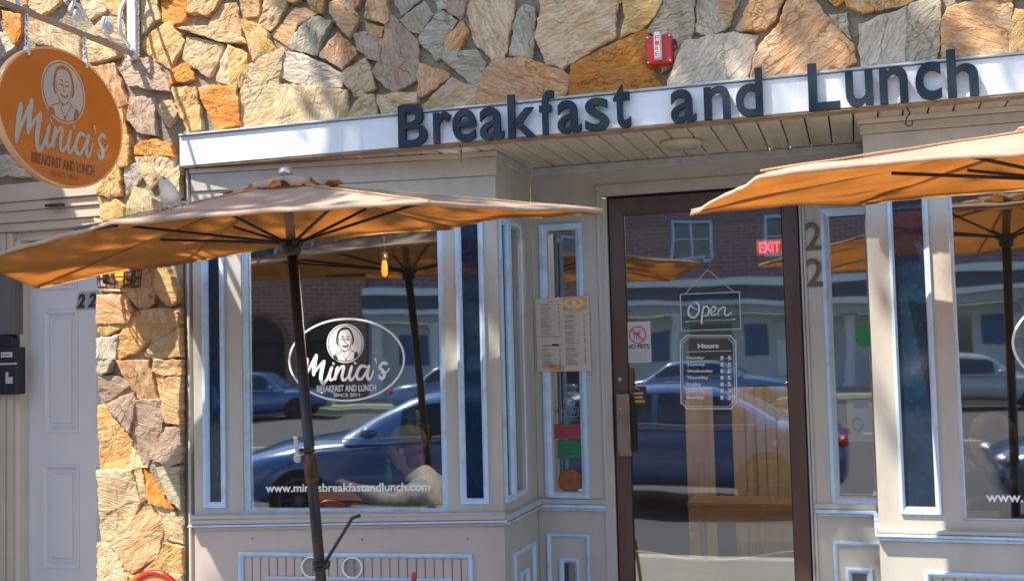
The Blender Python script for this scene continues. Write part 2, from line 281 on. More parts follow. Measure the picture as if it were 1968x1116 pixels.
ST = """A c 225,170 300,150 440,200 560,240 558,420 400,345 250,305 210,225;A c 620,230 740,130 865,125 872,300 640,240;A c 625,272 840,362 850,405 640,440;A o 20,80 140,110 150,230 110,315 60,265;A w -40,230 50,240 105,330 -10,410
A c 230,-60 480,-60 350,78 280,98 220,60;A c 560,-60 735,-60 740,68 640,130 598,60;A y 740,-60 870,-60 868,112 785,92 752,50;A c 1000,-60 1105,-60 1135,130 1012,235 1000,120;A o 1140,-60 1322,-60 1322,120 1232,182 1150,150
A t 1370,-60 1580,-60 1540,70 1480,112 1350,92;A t 1560,42 1678,22 1712,232 1495,192;A r 1290,205 1490,195 1722,252 1765,312 1600,302 1400,245;A y 1030,262 1200,170 1312,292 1210,482 1110,432 1005,335;A c 1350,272 1592,322 1572,402 1482,545 1310,422
A c 1640,332 1782,402 1752,562 1712,622 1560,582 1600,432;A o 1232,505 1340,442 1392,562 1230,605;A m 840,482 900,430 1090,422 1190,562 1222,652 930,612;A r 642,492 820,462 902,732 820,752 740,622;A y 1250,642 1402,632 1442,922 1352,945 1282,782
A o 1422,632 1692,612 1712,882 1542,922 1500,832 1430,702;A m 932,702 1088,702 1112,962 1002,942 920,852;A c 1180,722 1240,722 1272,802 1202,902 1130,782;A y 842,792 890,792 932,1002 920,1180 855,1180 858,902;A c -60,-60 120,-60 190,20 130,60 -60,20
B o 782,92 872,52 1000,90 1002,152 880,142 780,142;B c 790,162 1002,160 992,232 932,262 872,332 830,262;B w 722,212 800,190 822,262 722,372;B y 570,262 640,235 690,202 708,282 690,372 640,392 575,372;B y 572,392 682,402 722,442 700,520 572,520
B c 782,332 862,362 922,432 900,520 740,520;B c 1002,232 1040,202 1045,382 962,272;B w -20,142 62,152 52,250 -20,262;B w 82,182 150,252 160,268 70,268;B w 572,790 642,790 642,930 572,930;B c 640,902 782,912 800,1022 745,932 650,930
B t 790,880 892,720 890,1002 852,1030 810,1022;B y 902,792 942,740 1038,930 1030,992 972,1012 912,932;B r 572,962 742,952 772,1062 742,1112 572,1120;B t 832,1042 1038,1032 1040,1116 860,1116
C y 412,0 555,0 500,70 440,95 412,85;C y 560,0 600,0 640,100 560,160 480,200 490,100;C w 412,112 490,98 480,190 412,190;C t 612,0 740,0 750,180 640,190 605,170 642,110;C g 412,202 470,197 450,250 412,252;C m 412,267 480,265 530,302 430,372 412,332
C t 490,202 610,207 650,362 570,352 520,262;C t 652,197 750,202 750,258 685,262 645,242;C t 652,268 750,270 750,462 692,452 665,342;C m 452,382 560,332 570,372 542,492;C m 572,370 672,370 682,432 642,562 602,632 545,542;C y 412,392 450,397 540,532 545,657 412,645
C c 547,562 600,642 548,652;C m 692,482 750,482 750,620 702,642 625,602;C c 412,667 550,662 575,792 540,862 450,942 412,942;C c 562,662 590,652 622,772 587,782;C o 600,652 700,792 715,812 622,792;C g 652,650 750,642 750,812 702,782
C r 470,952 612,792 672,862 642,1012 542,1082;C c 642,812 700,802 750,882 750,955 682,942 672,852;C y 682,962 750,980 750,1080 562,1092 642,1032;C c 412,962 460,972 540,1092 530,1200 412,1200;C c 560,1100 750,1092 750,1260 600,1280;C t 412,1215 540,1215 600,1300 412,1420;C y 610,1300 750,1275 750,1420 450,1430
D t 10,-50 155,-50 150,95 55,100;D y 55,132 180,167 250,302 130,387 95,262;D c 202,-50 355,-50 290,102 225,190 160,162 190,60;D r 385,52 500,72 522,92 402,150 330,280 230,212 330,102;D y 422,-50 590,-50 550,90 510,72;D g 502,112 617,142 550,252 530,352 350,302 382,222
D t 602,22 652,7 782,132 732,242 682,192 600,72;D r 552,332 652,210 762,312 750,362 682,432 560,362;D t 712,-50 850,-50 762,62;D t 862,-50 960,-50 970,120 952,150 830,112;D t 832,147 942,172 930,232 840,217;D m 752,217 830,207 925,242 910,382 852,372 782,302
D m 985,102 1152,262 1142,502 1090,542 1002,572 882,462 932,352 952,162;D g 992,-50 1180,-50 1170,0 1052,90;D g 1045,132 1195,17 1250,97 1170,202 1120,192;D w 1235,-50 1335,-50 1335,50 1280,47;D m 1350,-50 1470,-50 1465,0 1422,112 1350,62
D g 1292,62 1400,132 1332,252 1322,332 1272,372 1165,242;D r 1432,142 1472,202 1420,322 1332,320 1342,242;D c 1482,-50 1752,-50 1757,102 1692,362 1632,372 1512,262 1470,92;D c 25,622 112,422 150,382 312,322 325,342 280,502 278,600 285,800 40,812
D y -20,312 90,342 90,452 42,545 -20,560;D w 332,342 420,347 560,402 682,472 672,545 520,555 362,512 305,482;D c 290,542 380,542 702,572 702,682 690,765 290,792;D c 682,472 830,367 872,472 890,557 772,612 712,542;D c 700,742 812,592 882,602 902,722 860,747
D c 902,602 1155,592 1155,652 1052,662 1030,732 930,742;D t 1167,402 1352,462 1347,492 1182,612 1162,602;D c 1190,662 1372,502 1520,562 1540,602 1520,690 1212,702;D g 1347,327 1527,322 1577,402 1562,522 1522,542 1462,502 1312,372
G r -110,602 -60,470 5,372 195,377 405,442 465,492 430,612 -80,680;G g 160,62 190,47 262,62 250,252 240,362 105,332 130,182;G c 292,-50 780,-50 752,92 750,222 562,342 430,422 342,392 275,242 312,62;G y 822,-50 1065,-50 1060,0 1002,112 932,172 800,232 830,102
G g 1072,12 1100,-50 1252,-50 1255,192 1190,282 1160,302 1140,242 962,202 1032,102;G o 477,602 500,412 682,312 942,192 975,242 970,382 1045,542 880,592;G g 1282,-50 1545,-50 1540,0 1462,172 1372,222 1280,192;G w 1212,272 1480,207 1642,232 1612,382 1592,512 1112,562 1130,462;G t 1165,312 1200,322 1180,382 1062,450 1050,400
H t 172,-50 360,-50 345,0 300,102 232,182 75,187 60,172;H r 402,-50 530,-50 535,0 620,130 712,212 775,272 790,372 702,432 602,462 222,497 155,492 180,352 332,152;H o 600,-50 740,-50 717,0 682,42;H y 745,-50 1190,-50 1180,0 1080,42 862,77 752,42;H g 632,92 742,90 770,252 722,205 650,140
H w 837,167 1000,102 1108,62 1110,182 1110,397 1020,422 850,437 830,282;H g 1117,57 1200,20 1330,-30 1335,152 1310,392 1112,402;H r 1392,62 1500,22 1790,-40 1780,92 1788,202 1760,332 1540,372 1362,362 1360,152;H y 1802,62 1940,82 1960,300 1772,332 1792,202;H t -60,-50 60,-50 5,150 -50,160"""
CROP = {'A': (0, 0, 3.72), 'B': (0, 250, 3.016), 'C': (0, 600, 2.162), 'D': (450, 0, 3.282), 'G': (950, 0, 3.282), 'H': (1400, 0, 3.282)}
stones = []
for it in ST.replace('\n', ';').split(';'):
    a = it.split(); cx, cy, sc = CROP[a[0]]; pl = []
    for q in a[2:]:
        x, y = map(float, q.split(',')); p = P(cx+x/sc, cy+y/sc, 4.6); pl.append((p.x, p.z))
    stones.append((a[1], pl, True))
stones = [(c_, [((p[0]-sum(q[0] for q in pl_)/len(pl_))*1.065+sum(q[0] for q in pl_)/len(pl_), (p[1]-sum(q[1] for q in pl_)/len(pl_))*1.065+sum(q[1] for q in pl_)/len(pl_)) for p in pl_], t_) for c_, pl_, t_ in stones]
cents = [(sum(p[0] for p in s[1])/len(s[1]), sum(p[1] for p in s[1])/len(s[1])) for s in stones]
def seen(x, z):                                    # is this spot of the wall inside the picture (where stones follow the photograph)
    d = Vector((x, 4.6, z))-CO; w = d.dot(CF); px, py = 984+F_PX*d.dot(CR)/w, 558-F_PX*d.dot(CU)/w
    if -3.68 < x < -3.18 and 425 < py < 505: return False
    return -20 < px < 1990 and -25 < py < 1140
regs = [(-6, 3.4, 2.70, 5.6), (-6, -3.19, 2.56, 2.70), (-3.668, -3.19, 0, 2.56)]
seeds = []
for _ in range(9000):
    rg = random.choice((regs[0], regs[0], regs[2])); x, z = random.uniform(rg[0], rg[1]), random.uniform(rg[2], rg[3])
    if seen(x, z): continue
    dm = .15 if x < -1.5 else .2
    if all((x-a)**2+(z-b)**2 > dm*dm for a, b in seeds) and all((x-a)**2+(z-b)**2 > .13**2 for a, b in cents): seeds.append((x, z))
allc = seeds+cents
def clip(poly, nx, nz, c):
    o = []
    for i in range(len(poly)):
        a, b = poly[i], poly[(i+1) % len(poly)]; da, db = a[0]*nx+a[1]*nz-c, b[0]*nx+b[1]*nz-c
        if da <= 0: o.append(a)
        if (da < 0) != (db < 0) and da != db: t = da/(da-db); o.append((a[0]+(b[0]-a[0])*t, a[1]+(b[1]-a[1])*t))
    return o
for (x, z) in seeds:
    rg = regs[2] if (-3.668 < x < -3.19 and z < 2.6) else regs[0]
    pl = [(rg[0], rg[2]), (rg[1], rg[2]), (rg[1], rg[3]), (rg[0], rg[3])]
    for (a, b) in allc:
        if (a, b) != (x, z) and (a-x)**2+(b-z)**2 < 1:
            nx, nz = a-x, b-z; l = math.hypot(nx, nz); pl = clip(pl, nx/l, nz/l, ((a+x)/2*nx+(b+z)/2*nz)/l-.011)
            if len(pl) < 3: break
    if len(pl) >= 3: stones.append((random.choice('ccctygmwro'), pl, False))
sv, sf, sa, sb, suv = [], [], [], [], []
for cls, pl, traced in stones:
    ar = sum(pl[i][0]*pl[(i+1) % len(pl)][1]-pl[(i+1) % len(pl)][0]*pl[i][1] for i in range(len(pl)))
    if ar < 0: pl = pl[::-1]
    if abs(ar) < .002: continue
    cx = sum(p[0] for p in pl)/len(pl); cz = sum(p[1] for p in pl)/len(pl); sd = random.random()*100
    ed = []
    for i in range(len(pl)):
        a, b = pl[i], pl[(i+1) % len(pl)]; L = math.hypot(b[0]-a[0], b[1]-a[1]); n = max(1, int(L/.013))
        for k in range(n):
            t = k/n; x = a[0]+(b[0]-a[0])*t; z = a[1]+(b[1]-a[1])*t; j = .0035+noise.noise(Vector((x*24, z*24, sd)))*.010+noise.noise(Vector((x*75, z*75, sd)))*.006
            rx, rz = x-cx, z-cz; rl = math.hypot(rx, rz) or 1
            ed.append((x+rx/rl*(j-.001), z+rz/rl*(j-.001)))
    H = random.uniform(.018, .046); tx, tz = random.uniform(-.10, .10), random.uniform(-.10, .10)
    c1, c2 = PAL[cls]; br = random.uniform(.84, 1.12); c1 = tuple(min(.88, c*br*1.14*random.uniform(.96, 1.04)) for c in c1); c2 = tuple(c*1.15 for c in c2)
    an = random.uniform(-.5, .9) if random.random() < .7 else random.uniform(1, 2.1); ca, sn = math.cos(an), math.sin(an); ou = random.random()*40
    base = len(sv); m_ = len(ed)
    def put(x, z, d):
        sv.append(SW(x, z, d)); suv.append((((x-cx)*ca+(z-cz)*sn)+ou, (-(x-cx)*sn+(z-cz)*ca)+ou*.7)); sa.append(c1); sb.append(c2)
    def hgt(x, z):
        q = noise.noise(Vector((x*9, z*9, sd)))*.006+noise.noise(Vector((x*26, z*26, sd)))*.004
        st = math.floor(((x-cx)*-sn+(z-cz)*ca)*16+noise.noise(Vector((x*9, z*9, sd+9)))*2.4)*.0024   # cleft ledges
        return max(.006, H+(x-cx)*tx+(z-cz)*tz+q+st)
    for (sc, dd) in ((1.0, -1), (.992, 0), (.962, .6), (.80, 1), (.58, 1), (.36, 1), (.15, 1)):
        for (x, z) in ed:
            X, Z = cx+(x-cx)*sc, cz+(z-cz)*sc
            if sc < .98: X += noise.noise(Vector((x*40, z*40, sc*7)))*.004; Z += noise.noise(Vector((x*40, z*40, sc*7+5)))*.004
            put(X, Z, -.004 if dd < 0 else hgt(X, Z)*(.84+.12*noise.noise(Vector((X*60, Z*60, 2))) if dd == 0 else .97 if dd == .6 else 1))
    put(cx, cz, hgt(cx, cz))
    for r in range(6):
        for i in range(m_): a = base+r*m_+i; b = base+r*m_+(i+1) % m_; sf.append((a, b, b+m_, a+m_))
    for i in range(m_): sf.append((base+6*m_+i, base+6*m_+(i+1) % m_, base+7*m_))
me = bpy.data.meshes.new('flagstones'); org = wloc(wall); me.from_pydata([tuple(v-org) for v in sv], [], sf)
for nm, dat in (('tint', sa), ('vein', sb)):
    at = me.color_attributes.new(nm, 'FLOAT_COLOR', 'POINT')
    for i, c in enumerate(dat): at.data[i].color = (*c, 1)
ul = me.uv_layers.new(name='grain')
for lp in me.loops: ul.data[lp.index].uv = suv[lp.vertex_index]
bm = bmesh.new(); bm.from_mesh(me); bmesh.ops.recalc_face_normals(bm, faces=bm.faces); bm.to_mesh(me); bm.free()
M = bpy.data.materials.new('flagstone'); M.use_nodes = True; N, L = M.node_tree.nodes, M.node_tree.links; B = N['Principled BSDF']; B.inputs['Roughness'].default_value = .8; B.inputs['Specular IOR Level'].default_value = .3
uvn = N.new('ShaderNodeUVMap'); uvn.uv_map = 'grain'
def noi(scale, sx, sy, det=8, ro=.6, dist=0):
    mp = N.new('ShaderNodeMapping'); mp.inputs['Scale'].default_value = (sx, sy, 1); L.new(uvn.outputs[0], mp.inputs[0])
    n_ = N.new('ShaderNodeTexNoise'); n_.inputs['Scale'].default_value = scale; n_.inputs['Detail'].default_value = det; n_.inputs['Roughness'].default_value = ro; n_.inputs['Distortion'].default_value = dist; L.new(mp.outputs[0], n_.inputs['Vector']); return n_.outputs[0]
def ramp(src, a, b, c0=(0, 0, 0), c1=(1, 1, 1)):
    r_ = N.new('ShaderNodeValToRGB'); e = r_.color_ramp.elements; e[0].position = a; e[1].position = b; e[0].color = (*c0, 1); e[1].color = (*c1, 1); L.new(src, r_.inputs[0]); return r_.outputs[0]
def mix(f, a, b, mode='MIX'):
    x = N.new('ShaderNodeMix'); x.data_type = 'RGBA'; x.blend_type = mode
    if isinstance(f, (int, float)): x.inputs[0].default_value = f
    else: L.new(f, x.inputs[0])
    for k, s_ in ((6, a), (7, b)):
        if isinstance(s_, tuple): x.inputs[k].default_value = (*s_, 1)
        else: L.new(s_, x.inputs[k])
    return x.outputs[2]
a1 = N.new('ShaderNodeAttribute'); a1.attribute_name = 'tint'; a2 = N.new('ShaderNodeAttribute'); a2.attribute_name = 'vein'
streak = noi(8, .7, 2.8, 10, .66, 1.6); fine = noi(34, .7, 2.6, 8, .75, .8); blotch = noi(6.5, 1, 1.2, 9, .66, .9); veins = noi(9, .7, 2.0, 10, .7, 2.4)
col = mix(ramp(streak, .40, .68), a1.outputs[0], a2.outputs[0])
col = mix(ramp(blotch, .52, .72), col, mix(.55, a1.outputs[0], (.72, .62, .47)))
col = mix(ramp(veins, .60, .72, (0, 0, 0), (.7, .7, .7)), col, mix(.5, a2.outputs[0], (.42, .17, .05)))
vo = N.new('ShaderNodeTexVoronoi'); vo.feature = 'DISTANCE_TO_EDGE'; vo.inputs['Scale'].default_value = 5.5
mpv = N.new('ShaderNodeMapping'); mpv.inputs['Scale'].default_value = (.6, 1.5, 1); L.new(uvn.outputs[0], mpv.inputs[0])
nzv = N.new('ShaderNodeTexNoise'); nzv.inputs['Scale'].default_value = 14; nzv.inputs['Detail'].default_value = 6; L.new(uvn.outputs[0], nzv.inputs['Vector'])
mv = N.new('ShaderNodeMix'); mv.data_type = 'VECTOR'; mv.inputs[0].default_value = .16; L.new(mpv.outputs[0], mv.inputs[4]); L.new(nzv.outputs['Color'], mv.inputs[5]); L.new(mv.outputs[1], vo.inputs['Vector'])
crack = ramp(vo.outputs['Distance'], .0, .022, (.0, .0, .0), (1, 1, 1)); crm = N.new('ShaderNodeMath'); crm.operation = 'MAXIMUM'; L.new(crack, crm.inputs[0]); L.new(ramp(noi(4, 1, 1, 3, .5, 0), .48, .56), crm.inputs[1])
col = mix(crm.outputs[0], mix(.6, col, (.45, .32, .2), 'MULTIPLY'), col)
col = mix(ramp(fine, .36, .62), mix(.6, col, (.55, .48, .40), 'MULTIPLY'), col)
L.new(col, B.inputs['Base Color'])
mh = N.new('ShaderNodeMath'); mh.operation = 'ADD'; L.new(streak, mh.inputs[0]); mh2 = N.new('ShaderNodeMath'); mh2.operation = 'MULTIPLY'; mh2.inputs[1].default_value = .5; L.new(fine, mh2.inputs[0]); L.new(mh2.outputs[0], mh.inputs[1]); mh3 = N.new('ShaderNodeMath'); mh3.operation = 'MULTIPLY'; L.new(mh.outputs[0], mh3.inputs[0]); mh4 = N.new('ShaderNodeMath'); mh4.operation = 'MULTIPLY_ADD'; mh4.inputs[1].default_value = .35; mh4.inputs[2].default_value = .65; L.new(crm.outputs[0], mh4.inputs[0]); L.new(mh4.outputs[0], mh3.inputs[1])
bp = N.new('ShaderNodeBump'); bp.inputs['Strength'].default_value = .95; bp.inputs['Distance'].default_value = .018; L.new(mh3.outputs[0], bp.inputs['Height']); L.new(bp.outputs[0], B.inputs['Normal'])
me.materials.append(M); o = bpy.data.objects.new('flagstones', me); COL.objects.link(o); o.parent = wall
# shell of the building behind the shopfront, so that the room is dark
sh = empty('shop_interior', (-1.5, 7.5, 0), 'dim dining room seen through the shop windows and glass door', 'room')
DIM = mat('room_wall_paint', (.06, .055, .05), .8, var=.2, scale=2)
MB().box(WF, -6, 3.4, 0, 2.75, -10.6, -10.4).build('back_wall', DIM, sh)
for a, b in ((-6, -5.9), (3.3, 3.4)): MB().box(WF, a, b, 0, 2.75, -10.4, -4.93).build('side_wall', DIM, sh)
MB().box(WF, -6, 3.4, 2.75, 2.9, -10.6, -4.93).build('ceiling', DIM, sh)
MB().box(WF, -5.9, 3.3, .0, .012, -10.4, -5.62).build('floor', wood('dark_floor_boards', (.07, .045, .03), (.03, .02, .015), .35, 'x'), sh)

# ------------------------------------------------------------------ fascia with lettering
FP = Fr((0, 4.56, 0), (1, 0, 0), (0, -1, 0))
fas = empty('fascia', (-1.2, 4.6, 2.54), 'long white fascia board across the shopfront with grooved boards under it', 'fascia')
MB().box(FP, -3.152, 3.3, 2.549, 2.696, -.062, 0).build('fascia_board', WHITE, fas, bevel=.003)
MB().box(FP, -3.15, 3.3, 2.698, 2.708, -.062, .012).build('drip_edge', TRIM2, fas, bevel=.002)
MB().box(FP, -3.12, 3.3, 2.541, 2.547, -.09, -.004).build('soffit_lip', mat('peeling_brown_strip', (.30, .21, .14), .7, var=.35, scale=9, dirt=(.45, .33, .22), dscale=8, damt=.8), fas)
mb = MB(); x = -3.12
while x < 3.3:
    mb.box(WF, x+.003, x+.095, 2.542, 2.556, -5.40, -4.656); x += .098
mb.build('soffit', SOFFIT, fas, bevel=.004)
MB().box(WF, -3.12, 3.3, 2.560, 2.566, -5.4, -4.63).build('soffit_backing', BLACK, fas)
def glyphs(body, off=0, ext=.5, shear=0, space=1):
    cu = bpy.data.curves.new('t', 'FONT'); cu.body = body; cu.offset = off; cu.extrude = ext; cu.shear = shear; cu.space_character = space; cu.resolution_u = 6
    o = bpy.data.objects.new('t', cu); COL.objects.link(o); bpy.context.view_layer.update()
    me = bpy.data.meshes.new_from_object(o.evaluated_get(bpy.context.evaluated_depsgraph_get())); v = [tuple(q.co) for q in me.vertices]; f = [tuple(p.vertices) for p in me.polygons]
    bpy.data.objects.remove(o); bpy.data.curves.remove(cu); bpy.data.meshes.remove(me)
    return v, f
def text(mb, fr, body, u0, u1, z0, z1, d0, d1, off=0, shear=0, sp=1, flat=False, rise=0):
    v, f = glyphs(body, off, 0 if flat else .5, shear, sp)
    if not v: return mb
    ax, bx = min(p[0] for p in v), max(p[0] for p in v); ay, by = min(p[1] for p in v), max(p[1] for p in v); b = len(mb.v)
    for p in v:
        s = (p[0]-ax)/(bx-ax); mb.v.append(fr(u0+(u1-u0)*s, z0+(z1-z0)*(p[1]-ay)/(by-ay)+rise*s, d1 if flat else (d0 if p[2] < 0 else d1)))
    mb.f += [tuple(b+i for i in q) for q in f]; return mb
ls = empty('sign_lettering', (-.7, 4.55, 2.54), 'dark slate raised letters reading Breakfast and Lunch along the white fascia', 'sign lettering')
for c, a, b, z0, z1 in [('B', -1.967, -1.828, 2.54, 2.732), ('r', -1.795, -1.712, 2.545, 2.687), ('e', -1.702, -1.592, 2.541, 2.690), ('a', -1.572, -1.46, 2.539, 2.687), ('k', -1.44, -1.31, 2.538, 2.733), ('f', -1.295, -1.229, 2.541, 2.737), ('a', -1.213, -1.108, 2.539, 2.684), ('s', -1.089, -.985, 2.537, 2.683), ('t', -.964, -.889, 2.54, 2.732),
                        ('a', -.717, -.61, 2.54, 2.683), ('n', -.577, -.469, 2.543, 2.684), ('d', -.446, -.336, 2.543, 2.742), ('L', -.155, -.031, 2.543, 2.737), ('u', -.01, .096, 2.545, 2.690), ('n', .12, .227, 2.546, 2.692), ('c', .255, .351, 2.546, 2.697), ('h', .373, .485, 2.547, 2.737)]:
    text(MB(), FP, c, a, b, z0, z1, .012, .034, off=.014).build('letter', NAVY, ls)

# ------------------------------------------------------------------ left shopfront bay
def pane(fr, u0, u1, z0, z1, d, m, parent, name='pane'):
    return MB().box(fr, u0, u1, z0, z1, d-.006, d).build(name, m, parent)
def window(fr, o0, o1, z0, z1, p0, p1, q0, q1, d1, dg, m, par, dip=.012, fm=None, dback=-.07):
    f = MB().ring(fr, o0, o1, z0, z1, (p0-o0), dback, d1, dip, wt=z1-q1, wb=q0-z0).build('window_frame', fm or TRIM, par, bevel=.0022)
    pane(fr, p0-.012, p1+.012, q0-.012, q1+.012, dg, m, f); return f
def boards(fr, u0, u1, z0, z1, d0, d1, pitch, m, par, name='beadboard'):
    mb = MB(); u = u0
    while u < u1-.004: mb.box(fr, u+.0018, min(u+pitch, u1)-.0018, z0, z1, d0, d1); u += pitch
    return mb.build(name, m, par, bevel=.0025)
LBl = Vector((-3.112, 4.60, 0)); LBr = Vector((-1.59, 4.79, 0)); ex = (LBr-LBl).normalized(); LB = Fr(LBl, ex, (ex.y, -ex.x, 0)); LW = (LBr-LBl).length
bay = empty('shop_bay', (-2.35, 4.7, 0), 'left shopfront bay in taupe paint with big logo window behind the umbrella pole', 'shopfront bay')
SH = .020
hs = [(.075, .156, .9, 2.205), (.255, 1.272, .862, 2.22), (1.352, 1.452, .917, 2.205)]
MB().holes(LB, 0, LW, .84, 2.30, hs, -.09, -.002).build('wall', PAINT, bay, bevel=.002)
MB().holes(LB, 0, LW, .03, .80, [(.25, 1.36, .18, .65)], -.09, 0).build('bulkhead', PAINT_BOUNCE, bay, bevel=.003)
sd = MB(); sd.box(LB, 0, LW+.006, 2.425, 2.512, -.09, .010); sd.box(LB, 0, LW, 2.302, 2.423, -.09, .003); sd.build('siding', PAINT, bay, bevel=.003)
MB().box(LB, -.002, LW+.012, 2.514, 2.538, -.09, .020).build('cornice_strip', mat('pale_taupe_strip', (.52, .49, .44), .5, var=.1), bay, bevel=.003)
window(LB, .05, .168, .88, 2.232, .08, .151, .908, 2.2, .010, -.012, DKGLASS, bay)
window(LB, 1.332, 1.467, .899, 2.232, 1.359, 1.445, .925, 2.2, .010, -.012, DKGLASS, bay)
window(LB, .234, 1.279, .851, 2.245, .277, 1.262, .872, 2.21, -.012, -.040, GLASS, bay, dip=.022)
MB().ring(LB, .270, 1.266, .866, 2.216, .005, -.036, -.030).build('glazing_bead', mat('white_bead', (.7, .74, .78), .4), bay)
s1 = MB(); s1.box(LB, -.012, LW+.014, .802, .824, -.09, .034, sh=SH); s1.build('sill_edge', PAINT_BOUNCE, bay, bevel=.005, seg=3); s1 = MB(); s1.box(LB, -.018, LW+.020, .790, .800, -.06, .040, sh=SH); s1.build('sill', TRIM, bay, bevel=.004, seg=3)
MB().box(LB, .004, LW+.010, .772, .788, -.06, .018, sh=SH).build('sill_cove', PAINT_BOUNCE, bay, bevel=.005)
MB().box(LB, -.012, LW+.012, .826, .846, -.09, .026, sh=SH*.6).build('sill_board', PAINT, bay, bevel=.003)
MB().ring(LB, .228, 1.383, .15, .672, .024, -.02, .012, .010).build('panel_moulding', TRIM, bay, bevel=.003)
boards(LB, .25, 1.36, .17, .652, -.035, -.006, .043, PAINT_BOUNCE, bay)
MB().ring(LB, .37, 1.281, .19, .556, .012, -.03, .004, .006).build('inner_moulding', TRIM, bay, bevel=.002)
MB().box(LB, .383, 1.268, .2, .545, -.03, -.002).build('inner_panel', PAINT_BOUNCE, bay)
for k, u in enumerate((.597, .800)):
    v_ = MB().ell(LB, u, .603, .050, .050, .006, -.005, .008).build('vent_ring', DECAL, bay, smooth=False)
    mb = MB(); mb.box(LB, u-.0015, u+.0015, .560, .646, -.004, .004)
    for j in range(7): mb.box(LB, u-.040, u+.040, .568+j*.011, .570+j*.011, -.004, .002)
    mb.build('louvre', PAINT, v_)
RS = mat('rust_spot', (.2, .13, .09), .8)
for u, z in ((.30, .735), (.62, .728), (.85, .733), (1.36, .742)): MB().disc(LB, u, z, .004, .004, -.002, .004, 10).build('plug', RS, bay)
# return wall of the bay towards the door
RT = Fr((-1.59, 4.79, 0), (0, 1, 0), (1, 0, 0))
MB().holes(RT, 0, .56, .84, 2.50, [(.060, .128, .93, 2.2), (.20, .32, .93, 2.2)], -.09, 0).build('return_wall', PAINT, bay, bevel=.002)
MB().box(RT, 0, .56, .03, .80, -.09, 0).build('return_bulkhead', PAINT, bay, bevel=.002)
MB().box(RT, 0, .545, 2.492, 2.538, -.05, .014).build('return_cornice', TRIM2, bay, bevel=.004)
window(RT, .022, .165, .90, 2.232, .060, .128, .93, 2.2, .012, -.010, DKGLASS, bay)
window(RT, .192, .385, .90, 2.232, .225, .345, .93, 2.2, .004, -.030, DKGLASS, bay, dip=.02)
s1 = MB(); s1.box(RT, -.014, .55, .824, .852, -.06, .030); s1.box(RT, -.020, .55, .808, .822, -.06, .036); s1.build('return_sill', TRIM2, bay, bevel=.004)
MB().ring(RT, .13, .47, .15, .655, .03, -.02, .012, .008).build('panel_moulding', TRIM, bay, bevel=.003)
window(RT, .225, .355, .2, .545, .255, .325, .23, .515, .010, -.004, DKGLASS, bay, dback=-.02)
# brown trim column between pier and bay
col_ = empty('corner_post', (-3.15, 4.65, 0), 'narrow brown weathered post between the flagstone pier and the left bay', 'post')
mb = MB(); mb.box(WF, -3.184, -3.160, 0, 2.54, -4.72, -4.640); mb.box(WF, -3.142, -3.110, 0, 2.54, -4.72, -4.650); mb.build('post_board', DARKTR, col_, bevel=.003)
MB().box(WF, -3.159, -3.143, 0, 2.54, -4.72, -4.618).build('bead', PAINT, col_, bevel=.005, seg=3)

# ------------------------------------------------------------------ entrance wall and door
DP = Fr((0, 5.35, 0), (1, 0, 0), (0, -1, 0))
ent = empty('entrance', (-.72, 5.35, 0), 'recessed taupe entrance wall with narrow sidelights around the brown glass door', 'entrance')
MB().holes(DP, -1.59, .40, .03, 2.54, [(-1.50, -1.342, .885, 2.21), (-.112, .055, .885, 2.20), (-1.462, -1.405, .2, .53), (-.075, -.01, .2, .53), (-1.212, -.236, -.1, 2.392)], -.10, 0).build('wall', PAINT, ent, bevel=.002)
window(DP, -1.547, -1.318, .854, 2.245, -1.508, -1.335, .878, 2.21, .012, -.020, GLASS, ent)
window(DP, -.152, .090, .846, 2.24, -.120, .058, .874, 2.20, .012, -.020, GLASS, ent)
for a, b in ((-1.585, -1.236), (-.230, .048)):
    s1 = MB(); s1.box(DP, a, b, .826, .850, -.02, .022); s1.build('sill_board', PAINT, ent, bevel=.003)
    s1 = MB(); s1.box(DP, a+.004, b, .806, .824, -.02, .030); s1.box(DP, a+.012, b, .792, .804, -.02, .016); s1.build('sill', TRIM, ent, bevel=.004, seg=3)
for a, b, c, d in ((-1.547, -1.326, -1.486, -1.382), (-.154, .075, -.102, .018)):
    MB().ring(DP, a, b, .12, .677, .020, -.02, .014, .009).build('panel_moulding', TRIM, ent, bevel=.003)
    window(DP, c, d, .18, .556, c+.024, d-.024, .2, .532, .012, -.004, DKGLASS, ent, dback=-.02)
MB().box(DP, -1.59, .05, 2.500, 2.540, -.02, .022).build('head_moulding', TRIM2, ent, bevel=.006, seg=3)
mb = MB(); mb.box(DP, -1.245, -.200, 2.398, 2.430, -.06, .008); mb.box(DP, -1.243, -1.222, .03, 2.396, -.06, .008); mb.box(DP, -.236, -.222, .03, 2.396, -.06, .008); mb.build('door_casing', PAINT, ent, bevel=.004)
mb = MB(); mb.box(DP, -1.220, -1.190, .03, 2.36, -.06, -.006); mb.box(DP, -1.220, -.238, 2.372, 2.396, -.06, -.006); mb.box(DP, -.250, -.238, .03, 2.36, -.06, -.006); mb.build('door_jamb', PAINT, ent, bevel=.003)
MB().box(DP, -1.22, -.236, .0, .05, -.10, .03).build('threshold', mat('threshold_metal', (.3, .28, .25), .4, metal=.8), ent, bevel=.004)
MB().ring(DP, -1.189, -.251, .05, 2.370, .007, -.07, -.022).build('door_gap', BLACK, ent)
door = MB().ring(DP, -1.181, -.258, .055, 2.358, .073, -.060, -.014, .004, wt=.086, wb=.24).build('door', DOORB, ent, bevel=.003)
tag(door, 'brown metal framed glass door')
